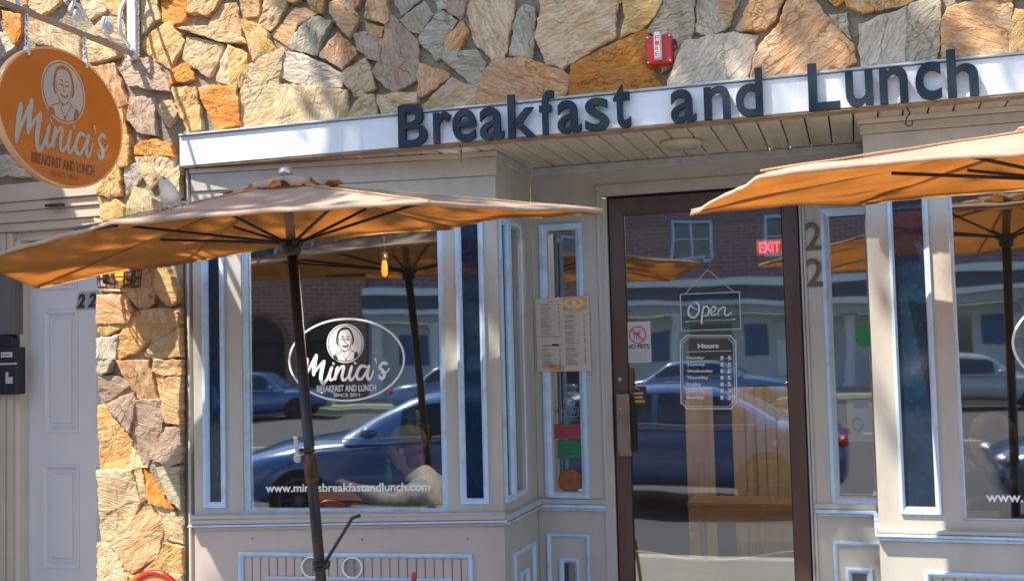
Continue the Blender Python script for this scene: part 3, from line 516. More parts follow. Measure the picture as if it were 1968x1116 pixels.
# thin inner stop around the glass
MB().ring(DP, -1.110, -.329, .290, 2.276, .006, -.040, -.019).build('glazing_stop', BLACK, door)
pane(DP, -1.106, -.333, .294, 2.272, -.028, GLASSD, door)
hd = MB(); hd.box(DP, -1.166, -1.098, 1.066, 1.372, -.008, .022); hd.build('handle', STEEL, door, bevel=.004)
MB().box(DP, -1.095, -1.078, 1.09, 1.36, -.018, .012).build('handle_edge', BLACK, door, bevel=.003)
MB().disc(DP, -1.148, 1.446, .010, .010, -.015, -.004, 20).build('lock_cylinder', CHROME, door, bevel=.001); MB().disc(DP, -1.145, 1.300, .006, .006, .018, .026, 16).build('screw', CHROME, door)
MB().box(DP, -1.103, -1.080, 1.375, 1.50, -.020, -.006).build('lock_case', mat('dark_brass', (.12, .08, .04), .45, metal=.5), door, bevel=.003)

# ------------------------------------------------------------------ right shopfront bay
RB = Fr((0, 4.79, 0), (1, 0, 0), (0, -1, 0))
bay2 = empty('shop_bay', (1.2, 4.79, 0), 'right shopfront bay in pale paint with dark narrow pane beside the door number post', 'shopfront bay')
hs = [(.152, .272, .92, 2.21), (.375, 1.66, .87, 2.21), (1.77, 1.88, .92, 2.21)]
MB().holes(RB, .05, 2.05, .826, 2.30, hs, -.09, -.002).build('wall', PAINT, bay2, bevel=.002)
MB().holes(RB, .05, 2.05, .03, .785, [(.245, 1.80, .18, .635)], -.09, 0).build('bulkhead', PAINT, bay2, bevel=.003)
mb = MB(); mb.box(RB, .04, 2.06, 2.478, 2.518, -.09, .010); mb.box(RB, .05, 2.05, 2.302, 2.476, -.09, .002); mb.build('siding', PAINT, bay2, bevel=.003)
MB().box(RB, .032, 2.06, 2.520, 2.542, -.09, .020).build('cornice_strip', mat('pale_grey_strip', (.50, .49, .46), .5, var=.1), bay2, bevel=.003)
window(RB, .136, .294, .890, 2.235, .156, .268, .915, 2.205, .010, -.012, DKGLASS, bay2)
window(RB, .350, 1.68, .838, 2.245, .388, 1.642, .873, 2.20, -.006, -.040, GLASS, bay2, dip=.024)
window(RB, 1.75, 1.90, .890, 2.235, 1.772, 1.878, .915, 2.205, .010, -.012, DKGLASS, bay2)
MB().ring(RB, .384, 1.646, .869, 2.204, .006, -.036, -.028).build('glazing_bead', bpy.data.materials['white_bead'], bay2)
mb = MB(); mb.box(RB, .036, 2.064, .800, .812, -.09, .040); mb.box(RB, .044, 2.05, .784, .798, -.09, .024); mb.build('sill', TRIM, bay2, bevel=.004, seg=3)
MB().box(RB, .042, 2.06, .814, .830, -.09, .030).build('sill_board', PAINT, bay2, bevel=.003)
MB().ring(RB, .219, 1.83, .15, .662, .022, -.02, .012, .010).build('panel_moulding', TRIM, bay2, bevel=.003)
boards(RB, .245, 1.80, .17, .645, -.035, -.006, .043, PAINT, bay2)
RT2 = Fr((.05, 4.79, 0), (0, 1, 0), (-1, 0, 0))
MB().box(RT2, .004, .56, .03, 2.54, -.09, -.001).build('return_wall', PAINT, bay2)
mb = MB(); mb.box(RT2, -.03, .54, .800, .812, -.02, .018); mb.build('return_sill', TRIM, bay2, bevel=.003)
RT3 = Fr((2.05, 4.79, 0), (0, 1, 0), (1, 0, 0))
MB().box(RT3, .004, .56, .03, 2.54, -.09, -.001).build('return_wall', PAINT, bay2)
ew = MB().box(DP, 2.06, 3.4, 0, 2.54, -.2, 0).build('side_wall', PAINT); tag(recentre(ew), 'plain taupe wall at the far right end of the shopfront', 'wall')

# ------------------------------------------------------------------ neighbouring white door on the left
D2 = Fr((0, 4.75, 0), (1, 0, 0), (0, -1, 0))
BEIGE = mat('beige_cladding_paint', (.53, .46, .36), .6, var=.08, scale=3, dirt=(.33, .27, .2), dscale=2.5, damt=.5, stretch=(.6, 1, 2))
WDOOR = mat('white_door_paint', (.60, .60, .60), .45, var=.04, scale=3, dirt=(.45, .42, .38), dscale=1.6, damt=.4)
sd = empty('side_entrance', (-4.1, 4.7, 0), 'white panelled door with beige cladding over it left of the flagstone pier', 'entrance')
mb = MB(); mb.box(WF, -6, -3.673, 2.452, 2.545, -4.9, -4.61); mb.box(WF, -6, -3.673, 2.404, 2.450, -4.9, -4.625); mb.box(WF, -6, -3.673, 2.345, 2.402, -4.9, -4.635); mb.box(WF, -6, -3.673, 2.300, 2.343, -4.9, -4.65); mb.build('cladding', BEIGE, sd, bevel=.003)
MB().box(WF, -4.285, -3.673, 2.255, 2.298, -4.9, -4.70).build('door_header', mat('pale_header', (.57, .54, .49), .5, var=.05), sd, bevel=.003)
MB().box(WF, -4.300, -4.236, 0, 2.255, -4.9, -4.69).build('door_casing', mat('cream_casing', (.60, .56, .47), .5, var=.05), sd, bevel=.003)
mb = MB()
for k in range(40): mb.box(WF, -6+k*.0435, -6+k*.0435+.038, 0, 2.298, -4.9, -4.665)
mb.build('fluted_cladding', BEIGE, sd, bevel=.006)
dr = MB().holes(D2, -4.236, -3.55, .03, 2.25, [(-4.118, -3.925, 1.245, 1.865), (-4.130, -3.920, .54, 1.055), (-4.118, -3.925, 2.0, 2.10), (-3.80, -3.56, 1.245, 1.865), (-3.80, -3.56, .54, 1.055)], -.05, 0).build('door', WDOOR, sd, bevel=.002)
for a, b, c, d in ((-4.118, -3.925, 1.245, 1.865), (-4.130, -3.920, .54, 1.055), (-4.118, -3.925, 2.0, 2.10), (-3.80, -3.56, 1.245, 1.865), (-3.80, -3.56, .54, 1.055)):
    q = MB().ring(D2, a-.012, b+.012, c-.012, d+.012, .026, -.02, .006, .014).build('panel_moulding', WDOOR, dr, bevel=.002)
    MB().box(D2, a+.012, b-.012, c+.012, d-.012, -.03, -.012).box(D2, a+.034, b-.034, c+.034, d-.034, -.012, -.002, taper=.006).build('door_panel', WDOOR, dr, bevel=.002)
# number plate with the digits 22, its right edge behind the pier
npl = empty('number_plate', (-3.85, 4.742, 1.88), 'black slanted number 22 on grey backing on the white left door', 'house number')
b = MB(); v = [D2(-3.925, 1.876, .002), D2(-3.75, 1.882, .002), D2(-3.735, 1.972, .002), D2(-3.905, 1.966, .002)]; b.quadbox(v+[p+Vector((0, -.005, 0)) for p in v]).build('backing', mat('grey_backing', (.33, .34, .35), .4), npl)
text(MB(), D2, '2', -3.912, -3.862, 1.884, 1.958, .008, .013, off=.03, shear=.25).build('digit', INK, npl); text(MB(), D2, '2', -3.842, -3.792, 1.886, 1.960, .008, .013, off=.03, shear=.25).build('digit', INK, npl)
# small dark bar and boxes
o = MB().box(WF, -3.985, -3.885, 2.406, 2.420, -4.62, -4.585).build('door_sensor', INK, bevel=.003); tag(recentre(o), 'small black bar fixed to the beige cladding below the orange sign', 'sensor')
o = MB().box(WF, -4.47, -4.214, 1.755, 2.07, -4.69, -4.62).box(WF, -4.46, -4.224, 1.765, 2.06, -4.62, -4.615).build('meter_box', mat('grey_box_paint', (.13, .125, .115), .55, var=.15), bevel=.006); tag(recentre(o), 'plain dark grey box on the wall above the black lockbox', 'wall box')
mbx = empty('lockbox', (-4.33, 4.6, 1.44), 'black rounded lockbox with pale labels on the cladding beside the white door', 'lockbox')
K = Fr((.042, 4.67, 0), (1, 0, 0), (0, -1, 0)); BOXM = mat('black_box_plastic', (.022, .026, .034), .4, var=.2)
MB().box(K, -4.46, -4.238, 1.440, 1.688, -.02, .05).build('case', BOXM, mbx, bevel=.006)
mb = MB(); pr = [(-.10, 0), (-.10, .035), (-.085, .052), (-.06, .06), (.06, .06), (.085, .052), (.10, .035), (.10, 0)]
n0 = len(mb.v)
for dpt in (-.02, .035): mb.v += [K(-4.375+p[0]*1.0, 1.688+p[1]*1.15, dpt) for p in pr]
mb.f += [tuple(range(8))[::-1], tuple(range(8, 16))]+[(i, (i+1) % 8, 8+(i+1) % 8, 8+i) for i in range(8)]; mb.build('hood', BOXM, mbx, bevel=.005)
MB().box(K, -4.46, -4.236, 1.596, 1.606, .045, .056).build('pale_band', mat('pale_tape', (.42, .43, .44), .5), mbx)
MB().box(K, -4.335, -4.262, 1.636, 1.662, .050, .052).build('label', mat('label_paper', (.6, .6, .55), .6), mbx); MB().box(K, -4.318, -4.270, 1.646, 1.651, .0522, .0528).box(K, -4.330, -4.323, 1.643, 1.655, .0522, .0528).build('label_print', INK, mbx)
MB().box(K, -4.300, -4.286, 1.500, 1.558, .050, .058).box(K, -4.299, -4.256, 1.498, 1.532, .051, .060).build('keypad_bracket', mat('pale_bracket', (.5, .49, .46), .5), mbx, bevel=.002)

# ------------------------------------------------------------------ hanging oval sign with its scroll bracket
X0 = -3.44
brk = empty('sign_bracket', (X0, 4.6, 3.1), 'white wrought iron scroll bracket with wooden bar holding the oval sign', 'bracket')
YF = Fr((X0, 0, 0), (0, 1, 0), (1, 0, 0))          # u is depth here
MB().box(YF, 3.35, 4.60, 3.136, 3.160, -.012, .012).build('bar', mat('brown_bar', (.33, .25, .19), .6, var=.2), brk, bevel=.004)
MB().box(YF, 4.572, 4.592, 3.115, 3.72, -.026, .026).build('wall_plate', GALV, brk, bevel=.004)
def curve2(pts, n=8):
    o = []; q = pts
    for i in range(len(q)-1):
        a, b_, c, e = q[max(i-1, 0)], q[i], q[i+1], q[min(i+2, len(q)-1)]
        for k in range(n):
            t = k/n; o.append(tuple(.5*(2*b_[j]+(c[j]-a[j])*t+(2*a[j]-5*b_[j]+4*c[j]-e[j])*t*t+(3*b_[j]-a[j]-3*c[j]+e[j])*t**3) for j in range(len(b_))))
    return o+[q[-1]]
def spiral(cy, cz, r0, r1, a0, a1, n=30): return [(cy+(r0+(r1-r0)*k/n)*math.cos(math.radians(a0+(a1-a0)*k/n)), cz+(r0+(r1-r0)*k/n)*math.sin(math.radians(a0+(a1-a0)*k/n))) for k in range(n+1)]
s_ = [curve2([(4.56, 3.18), (4.49, 3.24), (4.49, 3.34), (4.54, 3.45), (4.50, 3.58)]),
      spiral(4.180, 3.235, .010, .055, -250, 200)+curve2([(4.135, 3.25), (4.20, 3.36), (4.36, 3.50), (4.55, 3.60)]),
      spiral(4.40, 3.24, .008, .045, 200, -240)+curve2([(4.37, 3.20), (4.42, 3.175), (4.50, 3.168), (4.555, 3.164)]),
      curve2([(3.42, 3.16), (3.62, 3.24), (3.84, 3.30), (4.02, 3.33), (4.14, 3.30)]), curve2([(3.80, 3.16), (3.76, 3.24), (3.66, 3.33), (3.56, 3.35)])]
for q in s_: MB().tube([YF(u, z, 0) for u, z in q], .0095, 8).build('scroll', GALV, brk, smooth=True)
for u, z in ((4.180, 3.235), (4.40, 3.24)): MB().ball(YF(u, z, 0), (.016, .024, .024)).build('rosette', GALV, brk, smooth=True)
MB().ball(YF(4.572, 3.128, .012), (.014, .012, .012)).build('bolt', CHROME, brk, smooth=True)
sg = empty('hanging_sign', (X0, 4.07, 2.40), 'orange oval hanging sign with line portrait and cream script name on chains', 'sign')
SF = Fr((X0+.012, 4.072, 2.716), (0, 1, 0), (1, 0, 0))
MB().disc(SF, 0, 0, .405, .312, -.024, 0, 72).build('board', ORANGE, sg, bevel=.002)
MB().ell(SF, 0, 0, .410, .317, .010, -.026, .003).build('rim', ORANGEL, sg)
CREAM = mat('cream_vinyl', (.50, .45, .38), .5, var=.05); BROWNV = mat('brown_vinyl', (.20, .07, .02), .5)
def logo(fr, par, W_, H_, white, dark, small, k=1.0, d=.003, small2=None):
    # the whole emblem is drawn in the window emblem's own units (oval 1410 x 1005) and mapped to half axes W_, H_
    f = lambda x, y: ((x-800)/705*W_*k, -(y-562)/502*H_*k)
    class Q:
        n = fr.n
        def __call__(s, u, z, dd=0): a = f(u, z); return fr(a[0], a[1], dd)
    q = Q(); sx = W_*k/705
    def sk(mb, pts, w, dd):                       # stroke in emblem units
        s0 = Fr(fr.o, fr.ex, fr.n); p2 = [(*f(p[0], p[1]), *(p[2:] or ())) for p in pts]; mb.stroke(s0, p2, w*sx, dd)
    R_ = .236*2*H_*k
    cx, cz = f(792, 365)
    MB().ell(fr, cx, cz, R_, R_, R_*.055, d-.001, d).build('portrait_ring', white, par)
    MB().disc(fr, cx, cz, R_*.90, R_*.90, d-.001, d+.0003, 48).build('portrait_ground', white, par)
    r = R_/225; pf = lambda x, y: (cx+(x-790)*r, cz-(y-365)*r)
    mb = MB(); n_ = [0]
    def ps(pts, w):
        n_[0] += 1; mb.stroke(fr, [(*pf(p[0], p[1]), *(p[2:] or ())) for p in pts], w*r, d+.0012+.0001*n_[0])
    ps([(708, 395, .5), (692, 345), (700, 270), (730, 210, 1.2), (790, 188, 1.5), (845, 205, 1.2), (876, 262), (888, 330), (876, 385, .5)], 20)
    ps([(712, 300, .6), (718, 360), (735, 410), (775, 448), (800, 450), (840, 425), (862, 370), (866, 300, .6)], 6)
    ps([(745, 290), (765, 282), (780, 290)], 8); ps([(805, 290), (822, 282), (842, 288)], 8); ps([(748, 312), (765, 318), (780, 312)], 10); ps([(806, 312), (822, 318), (838, 310)], 10)
    ps([(792, 310), (784, 350), (796, 358), (806, 350)], 5); ps([(756, 385), (780, 398, 1.3), (810, 396, 1.3), (832, 378)], 11)
    ps([(742, 430), (738, 455), (700, 470), (655, 490)], 6); ps([(858, 430), (870, 450), (905, 465), (940, 478)], 6); ps([(745, 460), (775, 510), (800, 540), (830, 505), (862, 455)], 4)
    ps([(655, 500, .5), (668, 520, 1.2), (690, 545, .6)], 40); ps([(925, 465, .5), (920, 505, 1.1), (905, 540, .6)], 40); ps([(798, 545), (800, 556)], 24); ps([(765, 450), (782, 468)], 12)
    mb.build('portrait_lines', dark, par)
    mb = MB(); n = 0
    for p, w in (([(322, 540), (300, 640, 1.1), (285, 740), (272, 822, .9)], 46), ([(275, 815, .4), (330, 690, .8), (395, 570), (436, 495, .9)], 34), ([(436, 495), (412, 600, 1.1), (398, 740)], 46), ([(402, 735, .4), (455, 650, .8), (532, 570)], 34),
                 ([(532, 570), (500, 690, 1.1), (488, 790), (515, 845, .9), (565, 790, .7), (630, 645, .9)], 42), ([(622, 650), (595, 750), (610, 805, .9), (655, 770, .6), (700, 645, .8)], 36), ([(640, 598), (652, 612)], 30),
                 ([(695, 648), (675, 730), (662, 800)], 38), ([(668, 780, .4), (725, 665, .8), (772, 648), (748, 765), (772, 812, .9), (825, 760, .6), (870, 640, .9)], 34), ([(870, 648), (838, 755), (856, 812, .9), (900, 770, .6), (935, 700, .7)], 36), ([(905, 598), (918, 612)], 30),
                 ([(1050, 655, .8), (985, 645), (935, 715), (935, 790), (985, 798, .8), (1045, 715, .7), (1082, 640)], 36), ([(1085, 640), (1055, 750), (1074, 808, .9), (1108, 775, .6), (1135, 695, .5)], 38), ([(1158, 560, 1.3), (1174, 618, .5)], 30),
                 ([(1295, 625, 1.2), (1252, 612, .9), (1212, 660), (1258, 725), (1260, 775), (1225, 800), (1196, 760, .8)], 36), ([(1215, 735, .4), (1285, 728, .8), (1332, 672, .6)], 24)):
        n += 1; sk(mb, p, w*1.04, d+.0001*n)
    mb.build('script_name', white, par)
    mb = MB(); a, b = f(435, 948), f(1160, 868); text(mb, fr, 'BREAKFAST AND LUNCH', a[0], b[0], a[1], b[1], d, d+.0005, off=.02, flat=True)
    mb.build('small_caps', small, par)
    mb = MB(); a, b = f(642, 1012), f(960, 968); text(mb, fr, 'SINCE 2011', a[0], b[0], a[1], b[1], d, d+.0005, off=.015, flat=True); mb.build('year_line', small2 or small, par)
logo(SF, sg, .412, .317, CREAM, mat('burnt_orange_line', (.45, .13, .03), .5), BROWNV, .97, .0012, mat('faint_orange_print', (.42, .13, .02), .5))
for u in (3.842-4.072, 4.218-4.072):
    mb = MB(); zt = 3.150-2.716; ze = (1-(u/.405)**2)**.5*.312; k = 0; z = zt+.012
    MB().box(SF, u-.006, u+.006, ze-.022, ze+.018, -.018, .010).build('clip', GALV, sg, bevel=.002)
    while z > ze+.012:
        L_ = .030; pts = [(math.cos(t)*.0075, math.sin(t)*.0155) for t in [2*math.pi*j/12 for j in range(13)]]
        mb.tube([SF(u+(p[0] if k % 2 == 0 else 0), z-L_/2+p[1], (p[0] if k % 2 else 0)-.006) for p in pts], .0028, 6, cap=False); z -= .024; k += 1
    mb.build('chain', GALV, sg, smooth=True)

# ------------------------------------------------------------------ small things on the wall
al = empty('alarm_strobe', (-.763, 4.58, 2.80), 'red fire alarm strobe with white vertical lens on the flagstones above the fascia', 'fire alarm')
AF = Fr((0, 4.585, 0), (1, 0, 0), (0, -1, 0))
MB().box(AF, -.820, -.706, 2.806, 2.938, -.02, .03, taper=.004).build('housing', RED, al, bevel=.008, seg=3)
MB().box(AF, -.783, -.748, 2.822, 2.944, .028, .058, taper=.004).build('lens', mat('strobe_lens', (.72, .66, .62), .25, var=.05), al, bevel=.006, seg=3)
mb = MB()
for k, c in enumerate('FIRE'): text(mb, AF, c, -.775, -.757, 2.905-k*.023, 2.923-k*.023, .0583, .0588, off=.01, flat=True)
mb.build('lettering', mat('red_print', (.5, .06, .05), .5), al)
for u in (-.810, -.716):
    for z in (2.818, 2.926): MB().disc(AF, u, z, .004, .004, .028, .034, 10).build('screw', CHROME, al)
h = MB().tube([(.228+x, 4.60, z) for x, z in curve2([(.006, 2.548), (0, 2.556), (-.008, 2.545), (-.002, 2.528), (.004, 2.512), (-.008, 2.496), (-.014, 2.476), (-.004, 2.462), (.010, 2.466), (.014, 2.484)])], .0028, 6).build('wire_hook', INK, smooth=True); tag(recentre(h), 'thin black wire hook hanging under the right end of the fascia', 'hook')
h = MB().tube([(-1.690+x, 4.60, z) for x, z in curve2([(.004, 2.546), (-.005, 2.538), (.001, 2.530), (0, 2.50), (0, 2.462)])], .0022, 6).build('screw_eye', mat('rusty_wire', (.12, .06, .03), .6)); tag(recentre(h), 'rusty screw eye with short wire below the letter e of Breakfast', 'hook')
cl = empty('ceiling_light', (-.74, 4.95, 2.50), 'round flush ceiling light set in the grooved soffit over the door', 'light')
MB().lathe((-.74, 4.95, 0), [(.098, 2.541), (.100, 2.530), (.085, 2.514), (.078, 2.514)], 40).build('trim_ring', mat('beige_ring', (.50, .40, .28), .5), cl, smooth=True, bevel=0)
MB().lathe((-.74, 4.95, 0), [(.070, 2.528), (.066, 2.511), (.040, 2.506), (.001, 2.505)], 32).build('diffuser', mat('unlit_diffuser', (.34, .33, .30), .3), cl, smooth=True)
# wall lantern
lt = empty('wall_lantern', (-3.48, 4.5, 1.95), 'caged wall lantern with warm lit bulb on the pier under the umbrella edge', 'lantern')
cx, cy = -3.462, 4.50; RUST = mat('rusty_black_iron', (.055, .03, .018), .6, var=.3)
MB().disc(Fr((0, 4.60, 0), (1, 0, 0), (0, -1, 0)), cx, 2.15, .05, .07, -.02, .03, 24).build('back_plate', RUST, lt)
mb = MB(); mb.tube([(cx, 4.58, 2.17), (cx, 4.54, 2.21), (cx, 4.50, 2.20)], .010)
mb.lathe((cx, cy, 0), [(.03, 2.205), (.075, 2.18), (.128, 2.135), (.130, 2.125)], 20); mb.build('cap', RUST, lt)
mb = MB()
for k in range(14):
    a = 2*math.pi*k/14; c, s = math.cos(a), math.sin(a); mb.tube([(cx+c*.122, cy+s*.078, 2.12), (cx+c*.118, cy+s*.075, 2.04), (cx+c*.110, cy+s*.070, 1.965)], .0035, 5)
for z, r in ((2.12, 1.0), (2.05, .975), (2.008, .95), (1.965, .905)): mb.tube([(cx+math.cos(t)*.122*r, cy+math.sin(t)*.078*r, z) for t in [2*math.pi*j/32 for j in range(33)]], .0035, 5, cap=False)
mb.build('cage', RUST, lt)
MB().lathe((cx, cy, 0), [(.08, 2.115), (.078, 1.985), (.05, 1.97)], 24).build('shade_glass', glass('amber_glass', .05, (.95, .72, .42)), lt, smooth=True)
MB().ball((cx, cy, 2.03), (.024, .024, .035)).build('bulb', emit('lamp_glow', (1, .38, .06), 1.2), lt, smooth=True)
# brass numbers on the post
nb = empty('door_number', (-.185, 5.34, 1.86), 'two brass number 2 digits one above the other on the post right of the door', 'house number')
BR = mat('aged_brass', (.16, .105, .05), .45, metal=.5, var=.35, scale=60)
for a, b in ((2.045, 2.178), (1.872, 2.005)): text(MB(), DP, '2', -.226, -.150, a, b, .004, .012, off=.008).build('digit', BR, nb, bevel=.001)

# ------------------------------------------------------------------ paper and vinyl on the glass
mn = empty('menu_board', (-1.43, 5.33, 1.49), 'printed two column menu sheet with orange corner taped over the left sidelight', 'menu')
MF = Fr((-1.574, 5.334, 1.493), (1, -.0, 0), (0, -1, 0))
MB().quadbox([MF(.004, 0, -.004), MF(.284, -.002, -.004), MF(.283, .378, -.004), MF(0, .372, -.004), MF(.004, 0, 0), MF(.284, -.002, 0), MF(.283, .378, 0), MF(0, .372, 0)]).build('sheet', mat('menu_paper', (.56, .50, .42), .6, var=.05), mn)
mb = MB(); random.seed(3)
for (c0, c1, z0, z1) in ((.028, .130, .185, .345), (.028, .130, .02, .115), (.155, .262, .215, .285), (.155, .262, .03, .200)):
    z = z1
    while z > z0:
        w = random.uniform(.5, 1); mb.box(MF, c0, c0+(c1-c0)*.68*w, z-.0028, z, 0, .0004); mb.box(MF, c1-.010, c1, z-.0028, z, 0, .0004); z -= random.choice((.0065, .0065, .0065, .012))
mb.build('menu_lines', mat('grey_print', (.20, .17, .14), .7), mn)
MB().box(MF, .028, .128, .174, .178, 0, .0005).box(MF, .175, .24, .298, .301, 0, .0005).box(MF, .06, .10, .352, .355, 0, .0005).build('heading', mat('rust_print', (.35, .12, .05), .6), mn); MB().box(MF, .035, .13, .128, .132, 0, .0005).box(MF, .085, .12, .132, .139, 0, .0005).build('bold_rule', INK, mn)
OPR = mat('orange_print', (.62, .34, .12), .6, var=.25, scale=25); MB().box(MF, .148, .272, .306, .373, 0, .0003).build('orange_corner', OPR, mn); MB().disc(MF, .105, .018, .045, .018, 0, .0004).build('orange_spot', OPR, mn)
MB().ell(MF, .205, .342, .044, .026, .005, .0002, .0008).disc(MF, .205, .346, .012, .013, .0002, .0008, 16).box(MF, .175, .235, .328, .333, .0002, .0008).build('printed_emblem', mat('pale_orange_print', (.75, .55, .36), .6), mn)
# door writing
GL = Fr((0, 5.375, 0), (1, 0, 0), (0, -1, 0))
def gl(x, y, fr=GL): return fr.uv(x, y)
op = empty('open_sign', (-.69, 5.37, 1.66), 'clear hanging sign reading Open in white script inside the door glass', 'sign')
OF = Fr((0, 5.372, 0), (1, 0, 0), (0, -1, 0)); a, b = OF.uv(1309, 636), OF.uv(1422, 560)
MB().box(OF, a[0], b[0], a[1], b[1], -.003, 0).build('clear_plate', glass('acrylic', .05, (.80, .84, .86)), op)
MB().ring(OF, a[0], b[0], a[1], b[1], .004, -.004, .001).build('plate_edge', DECALG, op)
c = OF.uv(1360, 518); s = OF.uv(1317, 564); e = OF.uv(1410, 560)
MB().tube([OF(*s, 0), OF(*c, 0)], .0016, 6).tube([OF(*c, 0), OF(*e, 0)], .0016, 6).build('cord', DECALG, op)
MB().disc(OF, OF.uv(1360, 500)[0], OF.uv(1360, 500)[1], .020, .022, -.004, .002, 24).tube([OF(*OF.uv(1360, 506), 0), OF(*c, 0)], .002, 6).build('suction_hook', glass('clear_plastic', .25, (.6, .65, .7)), op)
oc = lambda x, y: OF.uv(1295+x/3.486, 480+y/3.486)
mb = MB(); n = 0
for p, w in (([(150, 350, .6), (112, 372), (98, 400), (105, 440, 1.2), (140, 452), (168, 410), (165, 365), (140, 350, .8), (120, 380, .5), (160, 400, .5)], 9), ([(200, 375, .8), (190, 440), (187, 495, 1.2)], 9), ([(195, 400, .6), (215, 378), (235, 395), (228, 435), (200, 442, .7)], 8),
             ([(240, 425, .6), (270, 410), (282, 385), (262, 380), (248, 410), (258, 438), (290, 425, .6)], 7), ([(300, 385, .8), (296, 440)], 8), ([(298, 415, .6), (325, 385), (345, 390), (340, 425), (358, 440), (390, 415, .5)], 7), ([(80, 482, 1.6), (110, 478, .5), (180, 474, .4)], 5), ([(205, 472, .4), (370, 468, .5), (412, 464, 1.6)], 5)):
    n += 1; mb.stroke(OF, [(*oc(q[0], q[1]), *(q[2:] or ())) for q in p], w*.0028/3.486*1.02*3.486*.30, .002+n*.0001)
mb.build('lettering', mat('soft_white_vinyl', (.72, .73, .76), .5), op)
hr = empty('hours_sign', (-.70, 5.37, 1.29), 'white framed opening hours list lettered on the door glass below the Open sign', 'sign')
hc = lambda x, y: GL.uv(1295+x/3.486, 480+y/3.486)
def notched(mb, inset, w, d):
    L0, R0, T, Bm, c = 45+inset, 417-inset, 574+inset, 1062-inset, 34
    pts = [(L0+c, T), (R0-c, T), (R0-c, T+8), (R0-8, T+c), (R0, T+c), (R0+6, Bm-c), (R0-2, Bm-c), (R0+6-c, Bm-8), (R0+6-c, Bm), (L0+c+6, Bm), (L0+c+6, Bm-8), (L0+14, Bm-c), (L0+6, Bm-c), (L0, T+c), (L0+8, T+c), (L0+c, T+8), (L0+c, T)]
    q = [hc(*p) for p in pts]
    for i in range(len(q)-1): mb.stroke(GL, [q[i], q[i+1]], w, d+i*.00005, ends=1)
mb = MB(); notched(mb, 0, .0045, .010); notched(mb, 14, .0020, .010)
a, b = hc(85, 684), hc(385, 680); mb.box(GL, a[0], b[0], a[1], a[1]+.0025, .010, .0105); mb.build('frame_lines', mat('soft_white_line', (.62, .66, .70), .5), hr)
mb = MB(); a, b = hc(162, 660), hc(300, 624); text(mb, GL, 'Hours', a[0], b[0], a[1], b[1], .010, .0105, off=.03, flat=True)
for k, (nm, hh, wd) in enumerate((('Monday', '5', 204), ('Tuesday', '5', 210), ('Wednesday', '5', 262), ('Thursday', '5', 232), ('Friday', '5', 185), ('Saturday', '3', 225), ('Sunday', '3', 204))):
    y0 = 735+k*44.0; a, b = hc(88, y0+3), hc(wd, y0-24); text(mb, GL, nm, a[0], b[0], a[1], b[1], .010, .0105, off=.02, flat=True)
    for s_x, e_x, t_ in ((314, 334, '8'), (362, 384, hh)):
        a, b = hc(s_x, y0+3), hc(e_x, y0-26); text(mb, GL, t_, a[0], b[0], a[1], b[1], .010, .0105, off=.03, flat=True)
    a = hc(351, y0-10); mb.disc(GL, a[0], a[1], .0026, .0026, .010, .0105, 10)
mb.build('lettering', mat('soft_white_text', (.66, .68, .70), .5), hr)
np_ = empty('pets_notice', (-1.05, 5.37, 1.52), 'white NO PETS notice with red struck circle at the left of the door glass', 'notice')
a, b = GL.uv(1203, 697), GL.uv(1250, 617)
MB().box(GL, a[0], b[0], a[1], b[1], .004, .006).build('paper', mat('notice_paper', (.50, .49, .47), .6, var=.04), np_)
cx_, cz_ = GL.uv(1226, 643); MB().ell(GL, cx_, cz_, .044, .044, .006, .006, .0075).stroke(GL, [(cx_-.030, cz_+.030), (cx_+.030, cz_-.030)], .007, .0078, ends=1).build('struck_circle', mat('notice_red', (.55, .06, .04), .5), np_)
mb = MB(); dg = [[(-.018, .004), (-.004, .006), (.008, .008)], [(.006, .010), (.012, .022)], [(.010, .020), (.020, .016)], [(-.016, .002), (-.018, -.022)], [(-.006, .002), (-.006, -.022)], [(.006, .004), (.008, -.020)], [(-.018, .006), (-.028, .016)]]
for i, s in enumerate(dg): mb.stroke(GL, [(cx_+p[0], cz_+p[1]) for p in s], .012 if i == 0 else .006, .0068+i*.00005)
mb.build('dog_figure', mat('notice_grey', (.10, .14, .20), .5), np_)
text(MB(), GL, 'NO PETS', a[0]+.008, b[0]-.008, GL.uv(1226, 670)[1], GL.uv(1226, 661)[1], .006, .0075, off=.03, flat=True).build('lettering', INK, np_)
mb = MB(); [mb.box(GL, a[0]+.015, b[0]-.015-.01*(k % 2), GL.uv(1226, 676+k*4)[1]-.002, GL.uv(1226, 676+k*4)[1], .006, .0072) for k in range(5)]; mb.build('small_print', mat('notice_lines', (.30, .29, .28), .6), np_)
st = empty('thanks_sticker', (-1.05, 5.37, 1.36), 'small black sticker with orange writing beside the door handle', 'sticker')
a, b = GL.uv(1209, 777), GL.uv(1241, 742); MB().box(GL, a[0], b[0], a[1], b[1], .004, .0055).build('backing', INK, st)
MB().box(GL, a[0]+.012, b[0]-.014, a[1]+.052, a[1]+.060, .0055, .006).stroke(GL, [(a[0]+.02, a[1]+.075), (a[0]+.035, a[1]+.085), (a[0]+.055, a[1]+.074)], .004, .006).build('writing', mat('peach_print', (.6, .42, .25), .6), st)
MB().box(GL, a[0]+.014, b[0]-.016, a[1]+.030, a[1]+.042, .0055, .006).box(GL, a[0]+.006, b[0]-.006, a[1]+.010, a[1]+.022, .0055, .006).build('orange_line', mat('orange_print_line', (.55, .26, .07), .6), st)
